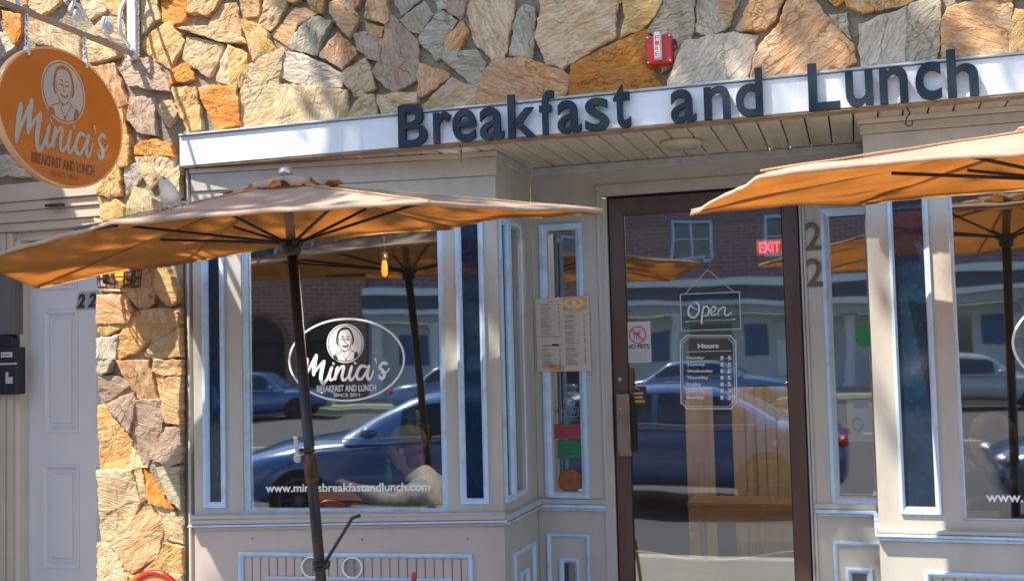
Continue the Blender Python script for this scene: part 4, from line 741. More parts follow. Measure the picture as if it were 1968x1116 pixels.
# sidelight stickers
SG = Fr((0, 5.366, 0), (1, 0, 0), (0, -1, 0))
sw = empty('wifi_sticker', (-1.41, 5.365, 1.24), 'frosted coffee cup sticker with wifi waves low on the left sidelight', 'sticker')
sc_ = lambda x, y: SG.uv(1000+x/4.65, 560+y/4.65)
mb = MB()
for k, (r, w) in enumerate(((.030, .007), (.020, .006), (.010, .006))):
    c = sc_(438, 1010); mb.stroke(SG, [(c[0]+math.cos(t)*r*1.1, c[1]+math.sin(t)*r) for t in [math.radians(35+11*j) for j in range(11)]], w, .002, n=2)
a = sc_(320, 1035); b = sc_(525, 1035); zc = a[1]
mb.stroke(SG, [(a[0]+.006, zc), (a[0]+.008, zc-.030), (a[0]+.022, zc-.046), (b[0]-.018, zc-.046), (b[0]-.006, zc-.030), (b[0]-.004, zc)], .005, .0022); mb.stroke(SG, [(a[0]+.006, zc), (b[0]-.004, zc)], .005, .0024)
mb.stroke(SG, [(a[0]+.008, zc-.004), (a[0]-.008, zc-.010), (a[0]-.004, zc-.026), (a[0]+.010, zc-.028)], .004, .0026); mb.stroke(SG, [(a[0]+.012, zc-.062), (b[0]-.008, zc-.062)], .006, .0028)
text(mb, SG, 'IF8.W', a[0]+.018, b[0]-.014, zc-.036, zc-.010, .0025, .003, off=.03, flat=True); mb.build('cup_and_waves', mat('grey_frost', (.22, .26, .28), .6), sw)
def st_print(o, a, b, fr, d, label, cat):        # a plain vinyl card with three worn print lines
    recentre(o); tag(o, label, cat); w = b[0]-a[0]; h_ = b[1]-a[1]
    for k, (f0, f1) in enumerate(((.15, .8), (.15, .6), (.15, .7))):
        q = MB().box(fr, a[0]+w*f0, a[0]+w*f1, b[1]-h_*(.28+.24*k), b[1]-h_*(.28+.24*k)+h_*.07, d, d+.0005).build('print_line', bpy.data.materials.get('faded_print') or mat('faded_print', (.10, .07, .06), .6)); q.data.transform(Matrix.Translation(-Vector(o.location))); q.parent = o
    return o
def sticker(nm, x0, y0, x1, y1, m, label, fr=SG, d=.003, circ=False, cat='sticker'):
    a, b = fr.uv(x0, y1), fr.uv(x1, y0); mb = MB()
    if circ: mb.disc(fr, (a[0]+b[0])/2, (a[1]+b[1])/2, (b[0]-a[0])/2, (b[1]-a[1])/2, d-.002, d)
    else: mb.box(fr, a[0], b[0], a[1], b[1], d-.002, d)
    return tag(recentre(mb.build(nm, m)), label, cat) if circ else st_print(mb.build(nm, m), a, b, fr, d, label, cat)
sticker('sticker', 1062, 815, 1121, 842, mat('dull_red_vinyl', (.36, .05, .05), .5, var=.2, scale=30), 'dull red rectangular sticker above the green one on the left sidelight')
sticker('sticker', 1072, 846, 1119, 880, mat('green_vinyl', (.008, .20, .08), .5, var=.1), 'plain green sticker under the red one on the left sidelight')
sticker('sticker', 1073, 900, 1119, 946, mat('rust_orange_vinyl', (.24, .085, .03), .5, var=.25, scale=25), 'round rust orange sticker at the foot of the left sidelight', circ=True)
sticker('sticker', 1645, 622, 1677, 668, mat('leaf_green_vinyl', (.03, .24, .07), .5), 'round green disc sticker on the right sidelight', Fr((0, 5.366, 0), (1, 0, 0), (0, -1, 0)), circ=True)
gc = empty('rating_card', (-.04, 5.40, 1.17), 'white card with multicoloured letter G standing behind the right sidelight', 'card')
CF_ = Fr((0, 5.40, 0), (1, 0, 0), (0, -1, 0)); a, b = CF_.uv(1630, 848), CF_.uv(1674, 768)
MB().box(CF_, a[0], b[0], a[1], b[1], -.003, 0).build('card', mat('card_white', (.80, .79, .74), .6, var=.08), gc)
c = CF_.uv(1648, 815)
for t0, t1, cc in ((40, 145, (.65, .06, .04)), (145, 205, (.7, .42, .02)), (205, 310, (.03, .30, .08)), (310, 362, (.04, .14, .55))):
    MB().stroke(CF_, [(c[0]+math.cos(math.radians(t0+(t1-t0)*j/8))*.024, c[1]+math.sin(math.radians(t0+(t1-t0)*j/8))*.028) for j in range(9)], .010, .0015, n=2, ends=1).build('letter_arc', mat('arc_ink', cc, .5), gc)
MB().box(CF_, c[0], c[0]+.027, c[1]-.005, c[1]+.004, .001, .0018).build('letter_bar', bpy.data.materials['arc_ink.003'], gc); MB().box(CF_, a[0]+.03, b[0]-.01, b[1]-.04, b[1]-.012, 0, .0005).build('blue_mark', mat('blue_ink', (.10, .22, .45), .5), gc)
# window emblems
for nm, fr, c, lab in (('window_emblem', LB, (.772, 1.580), 'white oval emblem with portrait on the left bay window behind the umbrella pole'), ('window_emblem', RB, (.885, 1.580), 'white oval emblem cut by the right edge of the photo on the right bay window')):
    e = empty(nm, fr(*c, -.035), lab, 'window lettering', 'white emblems on the shop windows'); f2 = Fr(fr(c[0], c[1], -.038), fr.ex, fr.n)
    MB().ell(f2, 0, 0, .2935, .2005, .0095, 0, .0015).build('oval_line', DECAL, e); logo(f2, e, .2945, .2010, DECAL, INK, DECAL, .985, .001)
for fr, u0, u1, z, lab in ((LB, .354, 1.176, .953, 'white web address lettered along the foot of the left bay window'), (RB, .467, 1.29, .945, 'white web address cut off at the foot of the right bay window')):
    o = text(MB(), fr, 'www.miniasbreakfastandlunch.com', u0, u1, z-.004, z+.037, -.037, -.0365, off=.02, flat=True, rise=.006 if fr is LB else 0).build('web_address', DECAL); tag(recentre(o), lab, 'window lettering', 'web addresses on the shop windows')

# ------------------------------------------------------------------ patio umbrellas
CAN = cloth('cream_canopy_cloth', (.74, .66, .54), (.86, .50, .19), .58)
CANU = cloth('canopy_underside_glow', (.34, .20, .09), (.70, .41, .18), .56)  # same cloth, with the sunlight coming through put into its orange
RIBC = cloth('rib_pocket_cloth', (.5, .3, .14), (.5, .2, .05), .2)
CAN2 = cloth('cream_tie_cloth', (.74, .62, .50), (.6, .35, .15), .2)
def umbrella(rim, apex, hub, base, label, scal=.05, vent=.2):
    u = empty('patio_umbrella', (base.x, base.y, 0), label, 'umbrella', 'patio umbrellas on the sidewalk')
    n = len(rim); NE, NR = 10, 12; mb = MB(); apex = Vector(apex); rim = [Vector(r) for r in rim]
    cols_ = []
    for i in range(n):
        a, b = rim[i], rim[(i+1) % n]; L_ = (b-a).length
        for k in range(NE):
            t = k/NE; e = a.lerp(b, t); s = 4*t*(1-t); inw = (apex-e); inw.z = 0
            e = e+inw.normalized()*scal*L_*s*.8+Vector((0, 0, .012*s*L_))
            cols_.append((e, s))
    m_ = len(cols_)
    for j in range(NR+1):
        r = vent*.7+(1-vent*.7)*j/NR
        for k, (e, s) in enumerate(cols_):
            p = apex.lerp(e, r); ripple = noise.noise(Vector((p.x*4, p.y*4, 3)))*.012+noise.noise(Vector((p.x*14, p.y*14, 8)))*.004
            p.z += -.035*s*4*(r-.1)*(1-r)*.9+ripple*r; mb.v.append(p)
    for j in range(NR):
        for k in range(m_): a = j*m_+k; b = j*m_+(k+1) % m_; mb.f.append((a, b, b+m_, a+m_))
    # hem, a narrow band turned down all round
    o0 = len(mb.v)
    for k, (e, s) in enumerate(cols_): mb.v.append(mb.v[NR*m_+k]+(e-apex).normalized()*.006+Vector((0, 0, -.014-.002*math.sin(k*1.7))))
    for k in range(m_): mb.f.append((NR*m_+k, NR*m_+(k+1) % m_, o0+(k+1) % m_, o0+k))
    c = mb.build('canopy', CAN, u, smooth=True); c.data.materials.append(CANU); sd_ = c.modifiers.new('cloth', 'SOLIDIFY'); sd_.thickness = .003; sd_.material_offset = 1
    # vent cap above the hole
    mb = MB(); cc = apex+Vector((0, 0, .038)); mb.v.append(cc)
    for j in (1, 2, 3):
        for k, (e, s) in enumerate(cols_):
            q = apex.lerp(e, vent*j/3*(1-.10*s)); q.z += .038-.006*j+(.013*math.sin(k*.9)+.006*math.sin(k*2.3))*(j/3)**2; mb.v.append(q)
    for k in range(m_): mb.f.append((0, 1+k, 1+(k+1) % m_))
    for j in range(2):
        for k in range(m_): a = 1+j*m_+k; b = 1+j*m_+(k+1) % m_; mb.f.append((a, a+m_, b+m_, b))
    c = mb.build('vent_cap', CAN, u, smooth=True); sd_ = c.modifiers.new('cloth', 'SOLIDIFY'); sd_.thickness = .003
    MB().lathe(apex, [(.026, .030), (.030, .044), (.024, .060), (.008, .066)], 20).build('finial', CHROME, u, smooth=True)
    ax = (apex-base).normalized()
    MB().tube([base, hub], .0215, 20).build('pole', IRON, u, smooth=True)
    MB().tube([hub, apex+ax*.02], .0195, 16).build('upper_pole', mat('sunlit_tan_pole', (.30, .17, .09), .5, var=.2) if 'sunlit_tan_pole' not in bpy.data.materials else bpy.data.materials['sunlit_tan_pole'], u, smooth=True)  # sunlight on the upper pole is put into its tan
    MB().tube([hub-ax*.055, hub-ax*.045, hub+ax*.0, hub+ax*.01], [.026, .034, .036, .026], 16).build('runner_hub', IRON, u, smooth=True)
    for r in rim:
        d = (r-apex); st_ = apex+Vector((0, 0, -.020)); e_ = r+Vector((0, 0, -.012))-d*.012
        q0 = apex.lerp(r, vent*.75)+Vector((0, 0, .003)); q1 = r+Vector((0, 0, .004)); sm = MB(); sm.tube([q0.lerp(q1, k/8)+Vector((0, 0, .0015*(k % 2))) for k in range(9)], .0032, 6); sm.build('seam', CAN, u, smooth=True)
        rb = MB().tube([st_+Vector((0, 0, .008)), e_+Vector((0, 0, .006))], .0055, 8).build('rib', RIBC, u, smooth=True)
        mid = st_.lerp(e_, .47)+Vector((0, 0, -.006)); hd_ = Vector((d.x, d.y, 0)).normalized()
        MB().tube([hub+hd_*.034, mid], .0062, 8).build('strut', IRON, rb, smooth=True)
        MB().ball(hub+hd_*.040, .014, 10, 8).build('joint', IRON, rb, smooth=True)
    return u, ax
rimL = [P(1159, 404, 3.95), P(825, 388, 3.12), P(215, 424, 3.15), P(-70, 505, 3.7), P(72, 549, 4.2), P(352, 500, 4.44), P(862, 434, 4.55)]
hubL, baseP = P(560, 466, 3.9), P(617, 1116, 3.9); baseL = hubL.lerp(baseP, (hubL.z)/(hubL.z-baseP.z))
uL, axL = umbrella(rimL, P(549, 352, 3.9), hubL, baseL, 'cream patio umbrella with leaning dark pole in front of the left bay window')
def onp(y): return hubL.lerp(baseP, (y-466)/650)
mb = MB(); a, b = onp(872), onp(932); mb.tube([a, a.lerp(b, .1), a.lerp(b, .9), b], [.022, .030, .027, .022], 20); mb.build('tilt_joint', mat('rusty_copper_sleeve', (.11, .055, .035), .45, metal=.5, var=.4, scale=20, dirt=(.28, .16, .08), dscale=12, damt=.7), uL, smooth=True)
q = onp(882); MB().tube([q+Vector((.02, -.03, .025)), q+Vector((.035, -.03, -.01)), q+Vector((.032, -.028, -.075))], .006, 8).tube([q+Vector((-.034, -.02, .03)), q+Vector((.03, -.03, .03))], .008, 8).build('cable_bracket', IRON, uL, smooth=True)
LVF = Fr(q+Vector((-.035, -.034, 0)), (1, 0, -.0), (0, -1, 0))
lv = MB().quadbox([LVF(-.020, .085, -.004), LVF(-.002, .085, -.004), LVF(.008, -.004, -.004), LVF(-.010, -.004, -.004), LVF(-.020, .085, .004), LVF(-.002, .085, .004), LVF(.008, -.004, .004), LVF(-.010, -.004, .004)]).build('lever', CHROME, uL, bevel=.003)
MB().disc(LVF, 0, 0, .017, .017, -.008, .010, 24).build('pivot', CHROME, lv, bevel=.002)
for s in (1082, 1092): q = onp(s); MB().tube([q-axL*.006, q+axL*.006], .027, 20).build('clamp_ring', IRON, uL, smooth=False)
q = onp(1086); MB().tube([q+Vector((.02, -.01, 0)), q+Vector((.052, -.02, .006))], .007, 8).tube([q+Vector((.045, -.02, -.008)), q+Vector((.052, -.02, .022))], .007, 8).build('clamp_screw', IRON, uL)
a = P(625, 1080, 3.88); b = P(674, 1000, 3.84); c = P(691, 990, 3.83)
MB().tube([a, a.lerp(b, .5), a.lerp(b, .92)]+[b+Vector((.006, 0, .010)), c], .0065, 10).build('crank_rod', IRON, uL, smooth=True)
# loose cloth loop and rib pocket on the left side of the canopy
p = P(330, 392, 3.42); mb = MB(); nn = 9
for j, (w, h, dx) in enumerate(((.05, -.012, 0), (.052, .03, -.004), (.040, .07, -.022), (.016, .100, -.034))):
    for k in range(nn): t = math.pi*k/(nn-1); mb.v.append(p+Vector((dx-w*math.cos(t)*.8, -.03*math.sin(t)*(1-j*.2), h+.008*math.sin(2*t))))
for j in range(3):
    for k in range(nn-1): a = j*nn+k; mb.f.append((a, a+1, a+1+nn, a+nn))
c = mb.build('tie_loop', CAN2, uL, smooth=True); s_ = c.modifiers.new('cloth', 'SOLIDIFY'); s_.thickness = .004
MB().tube([P(148, 442, 3.36), P(222, 430, 3.28)], .014, 8).build('rib_pocket', INK, uL)
for k, (x, y, r) in enumerate(((318, 404, .016), (340, 402, .016), (352, 396, .014))):
    c0 = P(x, y, 3.3); MB().tube([c0+Vector((r*1.5*math.cos(t), 0, r*math.sin(t))) for t in [math.pi*j/8 for j in range(9)]], .004, 6).build('fabric_ring', CAN2, uL)
rimR = [P(1328, 406, 3.95), P(1462, 331, 3.12), P(2160, 272, 3.05), P(2520, 290, 3.5), P(2560, 330, 4.2), P(2260, 350, 4.6), P(1650, 388, 4.62)]
hubR = P(2085, 345, 3.85); bR = Vector((hubR.x-.03, 3.85, 0))
uR, axR = umbrella(rimR, P(2092, 236, 3.85), hubR, bR, 'cream patio umbrella reaching in from the right over the door corner', vent=.17)
for b_, nm in ((baseL, uL), (bR, uR)): MB().lathe((b_.x, b_.y, 0), [(.24, .0), (.24, .04), (.12, .07), (.035, .09), (.032, .30), (.024, .30)], 32).build('base', IRON, nm, smooth=False)

# ------------------------------------------------------------------ red bistro chairs, tops just in the frame
SLAT = mat('orange_brown_slats', (.50, .24, .07), .5, var=.2, scale=8)
def chair(x, y, w, zt, rz):
    c = empty('bistro_chair', (x, y, 0), 'red bistro chair whose rounded back shows at the foot of the flagstone pier', 'chair', 'red chairs at the foot of the photo')
    R_ = lambda a, b, z: Vector((x, y, 0))+Vector((a*math.cos(rz)-b*math.sin(rz), a*math.sin(rz)+b*math.cos(rz), z))
    h = w/2; arc = [R_(-h, .20, .45)]+[R_(-h*math.cos(t), .23, zt-.13+.13*math.sin(t)) for t in [math.pi*k/16 for k in range(17)]]+[R_(h, .20, .45)]
    MB().tube(arc, .011, 10).build('back_frame', RED, c, smooth=True)
    mb = MB()
    for k in range(7):
        a = -h+.03+(w-.06)*k/6; t = math.acos(max(-1, min(1, -a/h))); zz = zt-.14+.13*math.sin(t)
        mb.quadbox([R_(a-.022, .222, .50), R_(a+.022, .222, .50), R_(a+.022, .236, zz), R_(a-.022, .236, zz), R_(a-.022, .214, .50), R_(a+.022, .214, .50), R_(a+.022, .228, zz), R_(a-.022, .228, zz)])
    mb.build('backrest', SLAT, c)
    mb = MB(); [mb.quadbox([R_(-h, -.2+.058*k, .44), R_(h, -.2+.058*k, .44), R_(h, -.2+.058*k, .455), R_(-h, -.2+.058*k, .455), R_(-h, -.15+.058*k, .44), R_(h, -.15+.058*k, .44), R_(h, -.15+.058*k, .455), R_(-h, -.15+.058*k, .455)]) for k in range(7)]; mb.build('seat', SLAT, c)
    for sx in (-1, 1):
        for sy in (-1, 1): MB().tube([R_(sx*h, sy*.2, .45), R_(sx*(h+.02), sy*.24, 0)], .011, 8).build('leg', RED, c, smooth=True)
    return c
q = P(298, 1099, 3.7); chair(q.x, q.y-.23, .25, q.z, 0)
q = P(796, 1104, 4.2); c2 = chair(q.x+.21, q.y+.09, .30, q.z, 1.97); c2['label'] = 'red metal bistro chair whose back tip just shows under the left bay window'

# ------------------------------------------------------------------ people
SKIN = mat('skin', (.42, .24, .16), .5, var=.06); HAIR = mat('brown_hair', (.16, .07, .03), .6, var=.35, scale=40)
def skin(name, verts, edges, m, parent, lev=1):
    """verts: name -> (point, radius); one continuous surface grown round the skeleton"""
    ks = list(verts); me = bpy.data.meshes.new(name); org = wloc(parent); me.from_pydata([tuple(Vector(verts[k][0])-org) for k in ks], [(ks.index(a), ks.index(b)) for a, b in edges], [])
    o = bpy.data.objects.new(name, me); COL.objects.link(o); o.parent = parent; sk = o.modifiers.new('skin', 'SKIN'); sk.use_smooth_shade = True
    for i, k in enumerate(ks):
        r = verts[k][1]; r = r if isinstance(r, tuple) else (r, r); me.skin_vertices[0].data[i].radius = r; me.skin_vertices[0].data[i].use_root = (i == 0)
    sb = o.modifiers.new('sub', 'SUBSURF'); sb.levels = sb.render_levels = lev+1; me.materials.append(m); return o
def person(loc, yaw, hands, jacket, label, hairm, seat=.44, lean=.16, hat=None):
    loc = Vector(loc); e = empty('person', loc, label, 'person')
    M_ = lambda x, y, z: loc+Vector((x*math.cos(yaw)-y*math.sin(yaw), x*math.sin(yaw)+y*math.cos(yaw), z))   # local: +x forward, +y left
    hd_ = (lean+.10, 0, seat+.70); V = {'pel': (M_(0, 0, seat+.08), (.15, .12)), 'waist': (M_(lean*.3, 0, seat+.25), (.135, .11)), 'chest': (M_(lean*.7, 0, seat+.42), (.155, .115)), 'nb': (M_(lean, 0, seat+.53), .075), 'neck': (M_(lean+.05, 0, seat+.59), .064),
        'h0': (M_(hd_[0]+.005, 0, hd_[2]-.06), (.085, .082)), 'h1': (M_(hd_[0], 0, hd_[2]+.01), (.112, .104)), 'h2': (M_(hd_[0]-.01, 0, hd_[2]+.075), (.10, .092))}
    E_ = [('pel', 'waist'), ('waist', 'chest'), ('chest', 'nb'), ('nb', 'neck'), ('neck', 'h0'), ('h0', 'h1'), ('h1', 'h2')]
    for s, k in ((1, 'l'), (-1, 'r')):
        hx = Vector(hands[k]); sh_ = Vector((lean*.85, s*.18, seat+.47)); el_ = (sh_+hx)/2+Vector((-.04, s*.06, -.07))
        V[k+'s'] = (M_(*sh_), .062); V[k+'e'] = (M_(*el_), .046); V[k+'w'] = (M_(*hx), .030); E_ += [('chest', k+'s'), (k+'s', k+'e'), (k+'e', k+'w')]
        d = (hx-el_).normalized(); V[k+'p'] = (M_(*(hx+d*.06)), (.040, .020)); E_.append((k+'w', k+'p'))
        sd_ = Vector((-d.y, d.x, 0)).normalized()
        for j, (o_, l_) in enumerate(((-.030, .068), (-.010, .078), (.010, .074), (.028, .060))):
            b_ = hx+d*.085+sd_*o_; m1 = b_+d*l_*.55; m2 = b_+d*l_*.9+Vector((0, 0, -.022)); V[f'{k}f{j}a'] = (M_(*b_), .0105); V[f'{k}f{j}b'] = (M_(*m1), .0095); V[f'{k}f{j}c'] = (M_(*m2), .008); E_ += [(k+'p', f'{k}f{j}a'), (f'{k}f{j}a', f'{k}f{j}b'), (f'{k}f{j}b', f'{k}f{j}c')]
        t_ = hx+d*.03-sd_*s*.042; V[k+'t0'] = (M_(*t_), .013); V[k+'t1'] = (M_(*(t_+d*.035-sd_*s*.014)), .010); E_ += [(k+'w', k+'t0'), (k+'t0', k+'t1')]
        V[k+'hip'] = (M_(.05, s*.10, seat+.06), .088); V[k+'kn'] = (M_(.46, s*.14, seat+.06), .060); V[k+'an'] = (M_(.44, s*.14, .09), .040); V[k+'ft'] = (M_(.60, s*.15, .04), .036)
        E_ += [('pel', k+'hip'), (k+'hip', k+'kn'), (k+'kn', k+'an'), (k+'an', k+'ft')]
    skin('body', V, E_, SKIN, e)
    J = {'a': (M_(0, 0, seat+.06), (.17, .14)), 'b': (M_(lean*.3, 0, seat+.25), (.16, .13)), 'c': (M_(lean*.7, 0, seat+.42), (.175, .13)), 'd': (M_(lean+.01, 0, seat+.535), .105), 'e': (M_(lean+.045, 0, seat+.60), .080)}; JE = [('a', 'b'), ('b', 'c'), ('c', 'd'), ('d', 'e')]
    for k in 'lr':
        for q_, r in (('s', .080), ('e', .063)): J[k+q_] = (V[k+q_][0], r)
        J[k+'w'] = (V[k+'e'][0].lerp(V[k+'w'][0], .93), .045); JE += [('c', k+'s'), (k+'s', k+'e'), (k+'e', k+'w')]
    skin('jacket', J, JE, jacket, e)
    T = {'a': (M_(0, 0, seat+.05), (.165, .14))}; TE = []
    for k in 'lr': T[k+'h'] = (V[k+'hip'][0], .10); T[k+'k'] = (V[k+'kn'][0], .075); T[k+'a'] = (V[k+'an'][0], .055); TE += [('a', k+'h'), (k+'h', k+'k'), (k+'k', k+'a')]
    skin('trousers', T, TE, mat('navy_cloth', (.03, .035, .05), .9), e)
    c = M_(*hd_)
    mb = MB(); mb.ball(c+(M_(-.022, 0, 0)-loc)+Vector((0, 0, .042)), (.112, .108, .112), 20, 14); mb.ball(c+(M_(-.060, 0, 0)-loc)+Vector((0, 0, -.045)), (.062, .085, .085), 16, 10); hr_ = mb.build('hair', hairm, e, smooth=True)
    MB().ball(c+(M_(.092, 0, -.008)-loc), (.018, .013, .020), 10, 8).build('nose', SKIN, e, smooth=True)
    for s in (-1, 1):
        MB().ball(c+(M_(.080, s*.032, .020)-loc), .010, 10, 8).build('eye', mat('eye_white', (.5, .5, .5), .2) if 'eye_white' not in bpy.data.materials else bpy.data.materials['eye_white'], e, smooth=True)
        MB().ball(c+(M_(-.005, s*.098, .0)-loc), (.016, .010, .028), 10, 8).build('ear', SKIN, e, smooth=True)
    MB().tube([c+(M_(.074, -.022, -.042)-loc), c+(M_(.084, 0, -.045)-loc), c+(M_(.074, .022, -.042)-loc)], .006, 8).build('mouth', mat('lips', (.30, .10, .08), .5), e, smooth=True)
    if hat: MB().ball(c+(M_(-.018, 0, 0)-loc)+Vector((0, 0, .062)), (.118, .114, .092), 20, 12).build('cap', hat, e, smooth=True)
    return e
CAMO = mat('pale_patterned_jacket', (.62, .60, .55), .85, var=.1, scale=8, dirt=(.13, .13, .11), dscale=14, damt=.95, bump=.8, bscale=12)
q = P(800, 880, 6.15); person((q.x+.22, 6.10, .02), math.pi+.12, {'l': (.50, .20, .80), 'r': (.44, -.10, .66)}, CAMO, 'seated person in pale patterned jacket and cap reaching across a table, left window', mat('ginger_hair', (.16, .06, .025), .6, var=.3, scale=30), seat=.30, hat=mat('mottled_cap', (.07, .06, .035), .9, var=.5, scale=30))
q = P(1985, 800, 5.95); person((q.x+.05, 5.95, 0), math.pi-.2, {'l': (.34, .20, .98), 'r': (.42, -.12, .74)}, mat('black_jacket', (.03, .035, .05), .8, var=.3), 'seated person in dark jacket with one hand raised behind the right window', HAIR, seat=.38)
def rtable(x, y, r, z, lab, m):
    t = empty('cafe_table', (x, y, 0), lab, 'table'); MB().lathe((x, y, 0), [(r, z-.03), (r+.004, z-.015), (r, z)], 40).build('tabletop', m, t)
    MB().lathe((x, y, 0), [(.22, 0), (.22, .02), (.035, .05), (.03, z-.04), (.06, z-.031)], 24).build('pedestal', IRON, t); return t
TW = wood('honey_table_wood', (.42, .24, .10), (.24, .12, .05), .35, 'x')
q = P(700, 915, 6.0); rtable(q.x, 6.25, .42, .74, 'round honey wood table behind the left bay window', TW)
q = P(1950, 860, 5.75); rtable(q.x-.25, 5.85, .36, .72, 'round honey wood table behind the right bay window', TW)
bt = empty('bottle', (*P(745, 880, 6.35).to_tuple()[:2], .74), 'green bottle on the table behind the left window', 'bottle'); b_ = Vector(bt.location)
MB().lathe(b_, [(.026, 0), (.028, .01), (.028, .10), (.012, .14), (.010, .18), (.012, .185)], 20).build('glass_body', mat('green_bottle_glass', (.01, .13, .04), .15), bt, smooth=True); MB().lathe(b_, [(.013, .184), (.013, .198)], 14).build('cap', CHROME, bt)
# pendant lamp
q = P(739, 517, 6.3); pl_ = empty('pendant_lamp', q, 'glowing amber pendant bulb hanging inside the left bay window', 'lamp')
MB().tube([Vector((q.x, q.y, 2.75)), q+Vector((0, 0, .10))], .004, 6).build('cord', INK, pl_); MB().lathe(q, [(.020, .055), (.026, .07), (.022, .105), (.008, .11)], 16).build('socket', STEEL, pl_, smooth=True)
MB().lathe(q, [(.004, -.050), (.016, -.040), (.021, -.015), (.019, .025), (.014, .056)], 20).build('bulb', emit('bulb_glow', (1, .26, .02), 1.2), pl_, smooth=True)
q2 = P(1940, 480, 6.6)
# exit sign
xs = empty('exit_sign', P(1480, 475, 7.6), 'red lit EXIT sign hanging inside beyond the door glass', 'exit sign'); XF = Fr((0, 7.6, 0), (1, 0, 0), (0, -1, 0)); a, b = XF.uv(1454, 492), XF.uv(1505, 458)
MB().box(XF, a[0], b[0], a[1], b[1], -.05, 0).build('housing', mat('exit_red_face', (.10, .004, .006), .6), xs, bevel=.004); text(MB(), XF, 'EXIT', a[0]+.02, b[0]-.02, a[1]+.02, b[1]-.02, .001, .004, off=.03).build('lettering', emit('exit_glow', (1, .03, .04), 1.4), xs)
# timber partition and bench seen through the door
tp = empty('timber_partition', (-.55, 8.0, 0), 'pale knotty pine board partition inside behind the bench', 'partition'); TF = Fr((0, 8.0, 0), (1, 0, 0), (0, -1, 0))
PINE = wood('pine_boards', (.46, .33, .20), (.20, .11, .06), .5, 'z', 10)
for x0, x1 in ((1322, 1346), (1347, 1371), (1412, 1434), (1435, 1454), (1455, 1473), (1474, 1494), (1495, 1522), (1523, 1552)):
    a, b = TF.uv(x0, 950), TF.uv(x1, 780); MB().box(TF, a[0], b[0]-.004, .02, 1.30, -.03, 0).build('board', PINE, tp, bevel=.006)
a, b = TF.uv(1318, 950), TF.uv(1556, 780); MB().box(TF, a[0], b[0], .2, .32, -.07, -.031).box(TF, a[0], b[0], 1.0, 1.1, -.07, -.031).build('rail', wood('dark_rail', (.05, .03, .03), (.03, .02, .02)), tp)
bn = empty('wooden_bench', (-.6, 7.3, 0), 'brown slatted wooden bench inside the door', 'bench'); BF = Fr((0, 7.3, 0), (1, 0, 0), (0, -1, 0)); a, b = BF.uv(1322, 1002), BF.uv(1560, 968)
for k in range(4): MB().box(BF, a[0], b[0], b[1]-.035, b[1], -.34+k*.088, -.26+k*.088).build('seat_slat', wood('bench_wood', (.36, .20, .10), (.20, .10, .05), .5, 'x') if k == 0 else bpy.data.materials['bench_wood'], bn, bevel=.004)
for x in (a[0]+.05, b[0]-.05):
    for d in (-.30, -.02): MB().box(BF, x-.03, x+.03, 0, b[1]-.037, d-.03, d+.03).build('leg', bpy.data.materials['bench_wood'], bn, bevel=.003)
MB().box(BF, a[0]+.02, b[0]-.02, b[1]-.13, b[1]-.037, -.012, .008).build('apron', bpy.data.materials['bench_wood'], bn, bevel=.003)
lc = empty('reflection_panel', (-.8, 6.1, 0), 'low pale wood curved counter just inside the door glass', 'counter'); LF = Fr((0, 6.1, 0), (1, 0, 0), (0, -1, 0))  # added panel in place of a curved pale reflection in the glass
mb = MB(); tops = [LF.uv(x, y) for x, y in ((1195, 1056), (1250, 1062), (1300, 1072), (1350, 1078), (1400, 1076), (1450, 1070), (1500, 1062), (1560, 1056))]
n0 = 0
for d in (-.05, 0):
    for t in tops: mb.v.append(LF(t[0], t[1], d))
    for t in tops: mb.v.append(LF(t[0], 0.013, d))
K8 = len(tops)
for k in range(K8-1): mb.f += [(k, k+1, K8+k+1, K8+k), (2*K8+k+1, 2*K8+k, 3*K8+k, 3*K8+k+1), (k+1, k, 2*K8+k, 2*K8+k+1)]
mb.build('front_panel', wood('reflection_panel_wood', (.55, .38, .22), (.38, .24, .13), .5, 'x'), lc)
# unseen lamps added to brighten the dining room
for x, y in ((-2.15, 5.75), (2.3, 6.2), (-.5, 6.9)):
    pl = bpy.data.lights.new('added_room_light', 'POINT'); pl.energy = 48 if x < -2 else 26 if x > 2 else 30; pl.color = (1, .78, .58); pl.shadow_soft_size = .08; lo = bpy.data.objects.new('added_room_light', pl); COL.objects.link(lo)
    t = empty('pendant_lamp', (x, y, 2.62), 'black shaded pendant over the tables ' + ('at the left' if x < -2 else 'at the right' if x > 2 else 'behind the door'), 'lamp'); lo.parent = t; zz = 2.50
    MB().tube([(x, y, 2.75), (x, y, 2.74)], .004, 6).build('cord', INK, t); MB().lathe((x, y, 2.61), [(.11, 0), (.10, .03), (.03, .12), (.01, .13)], 20).build('shade', IRON, t)
    lo.location = (0, 0, -.08); MB().ball((x, y, 2.60), .03).build('bulb', emit('added_lamp_glow', (1, .5, .15), 10), t, smooth=True)

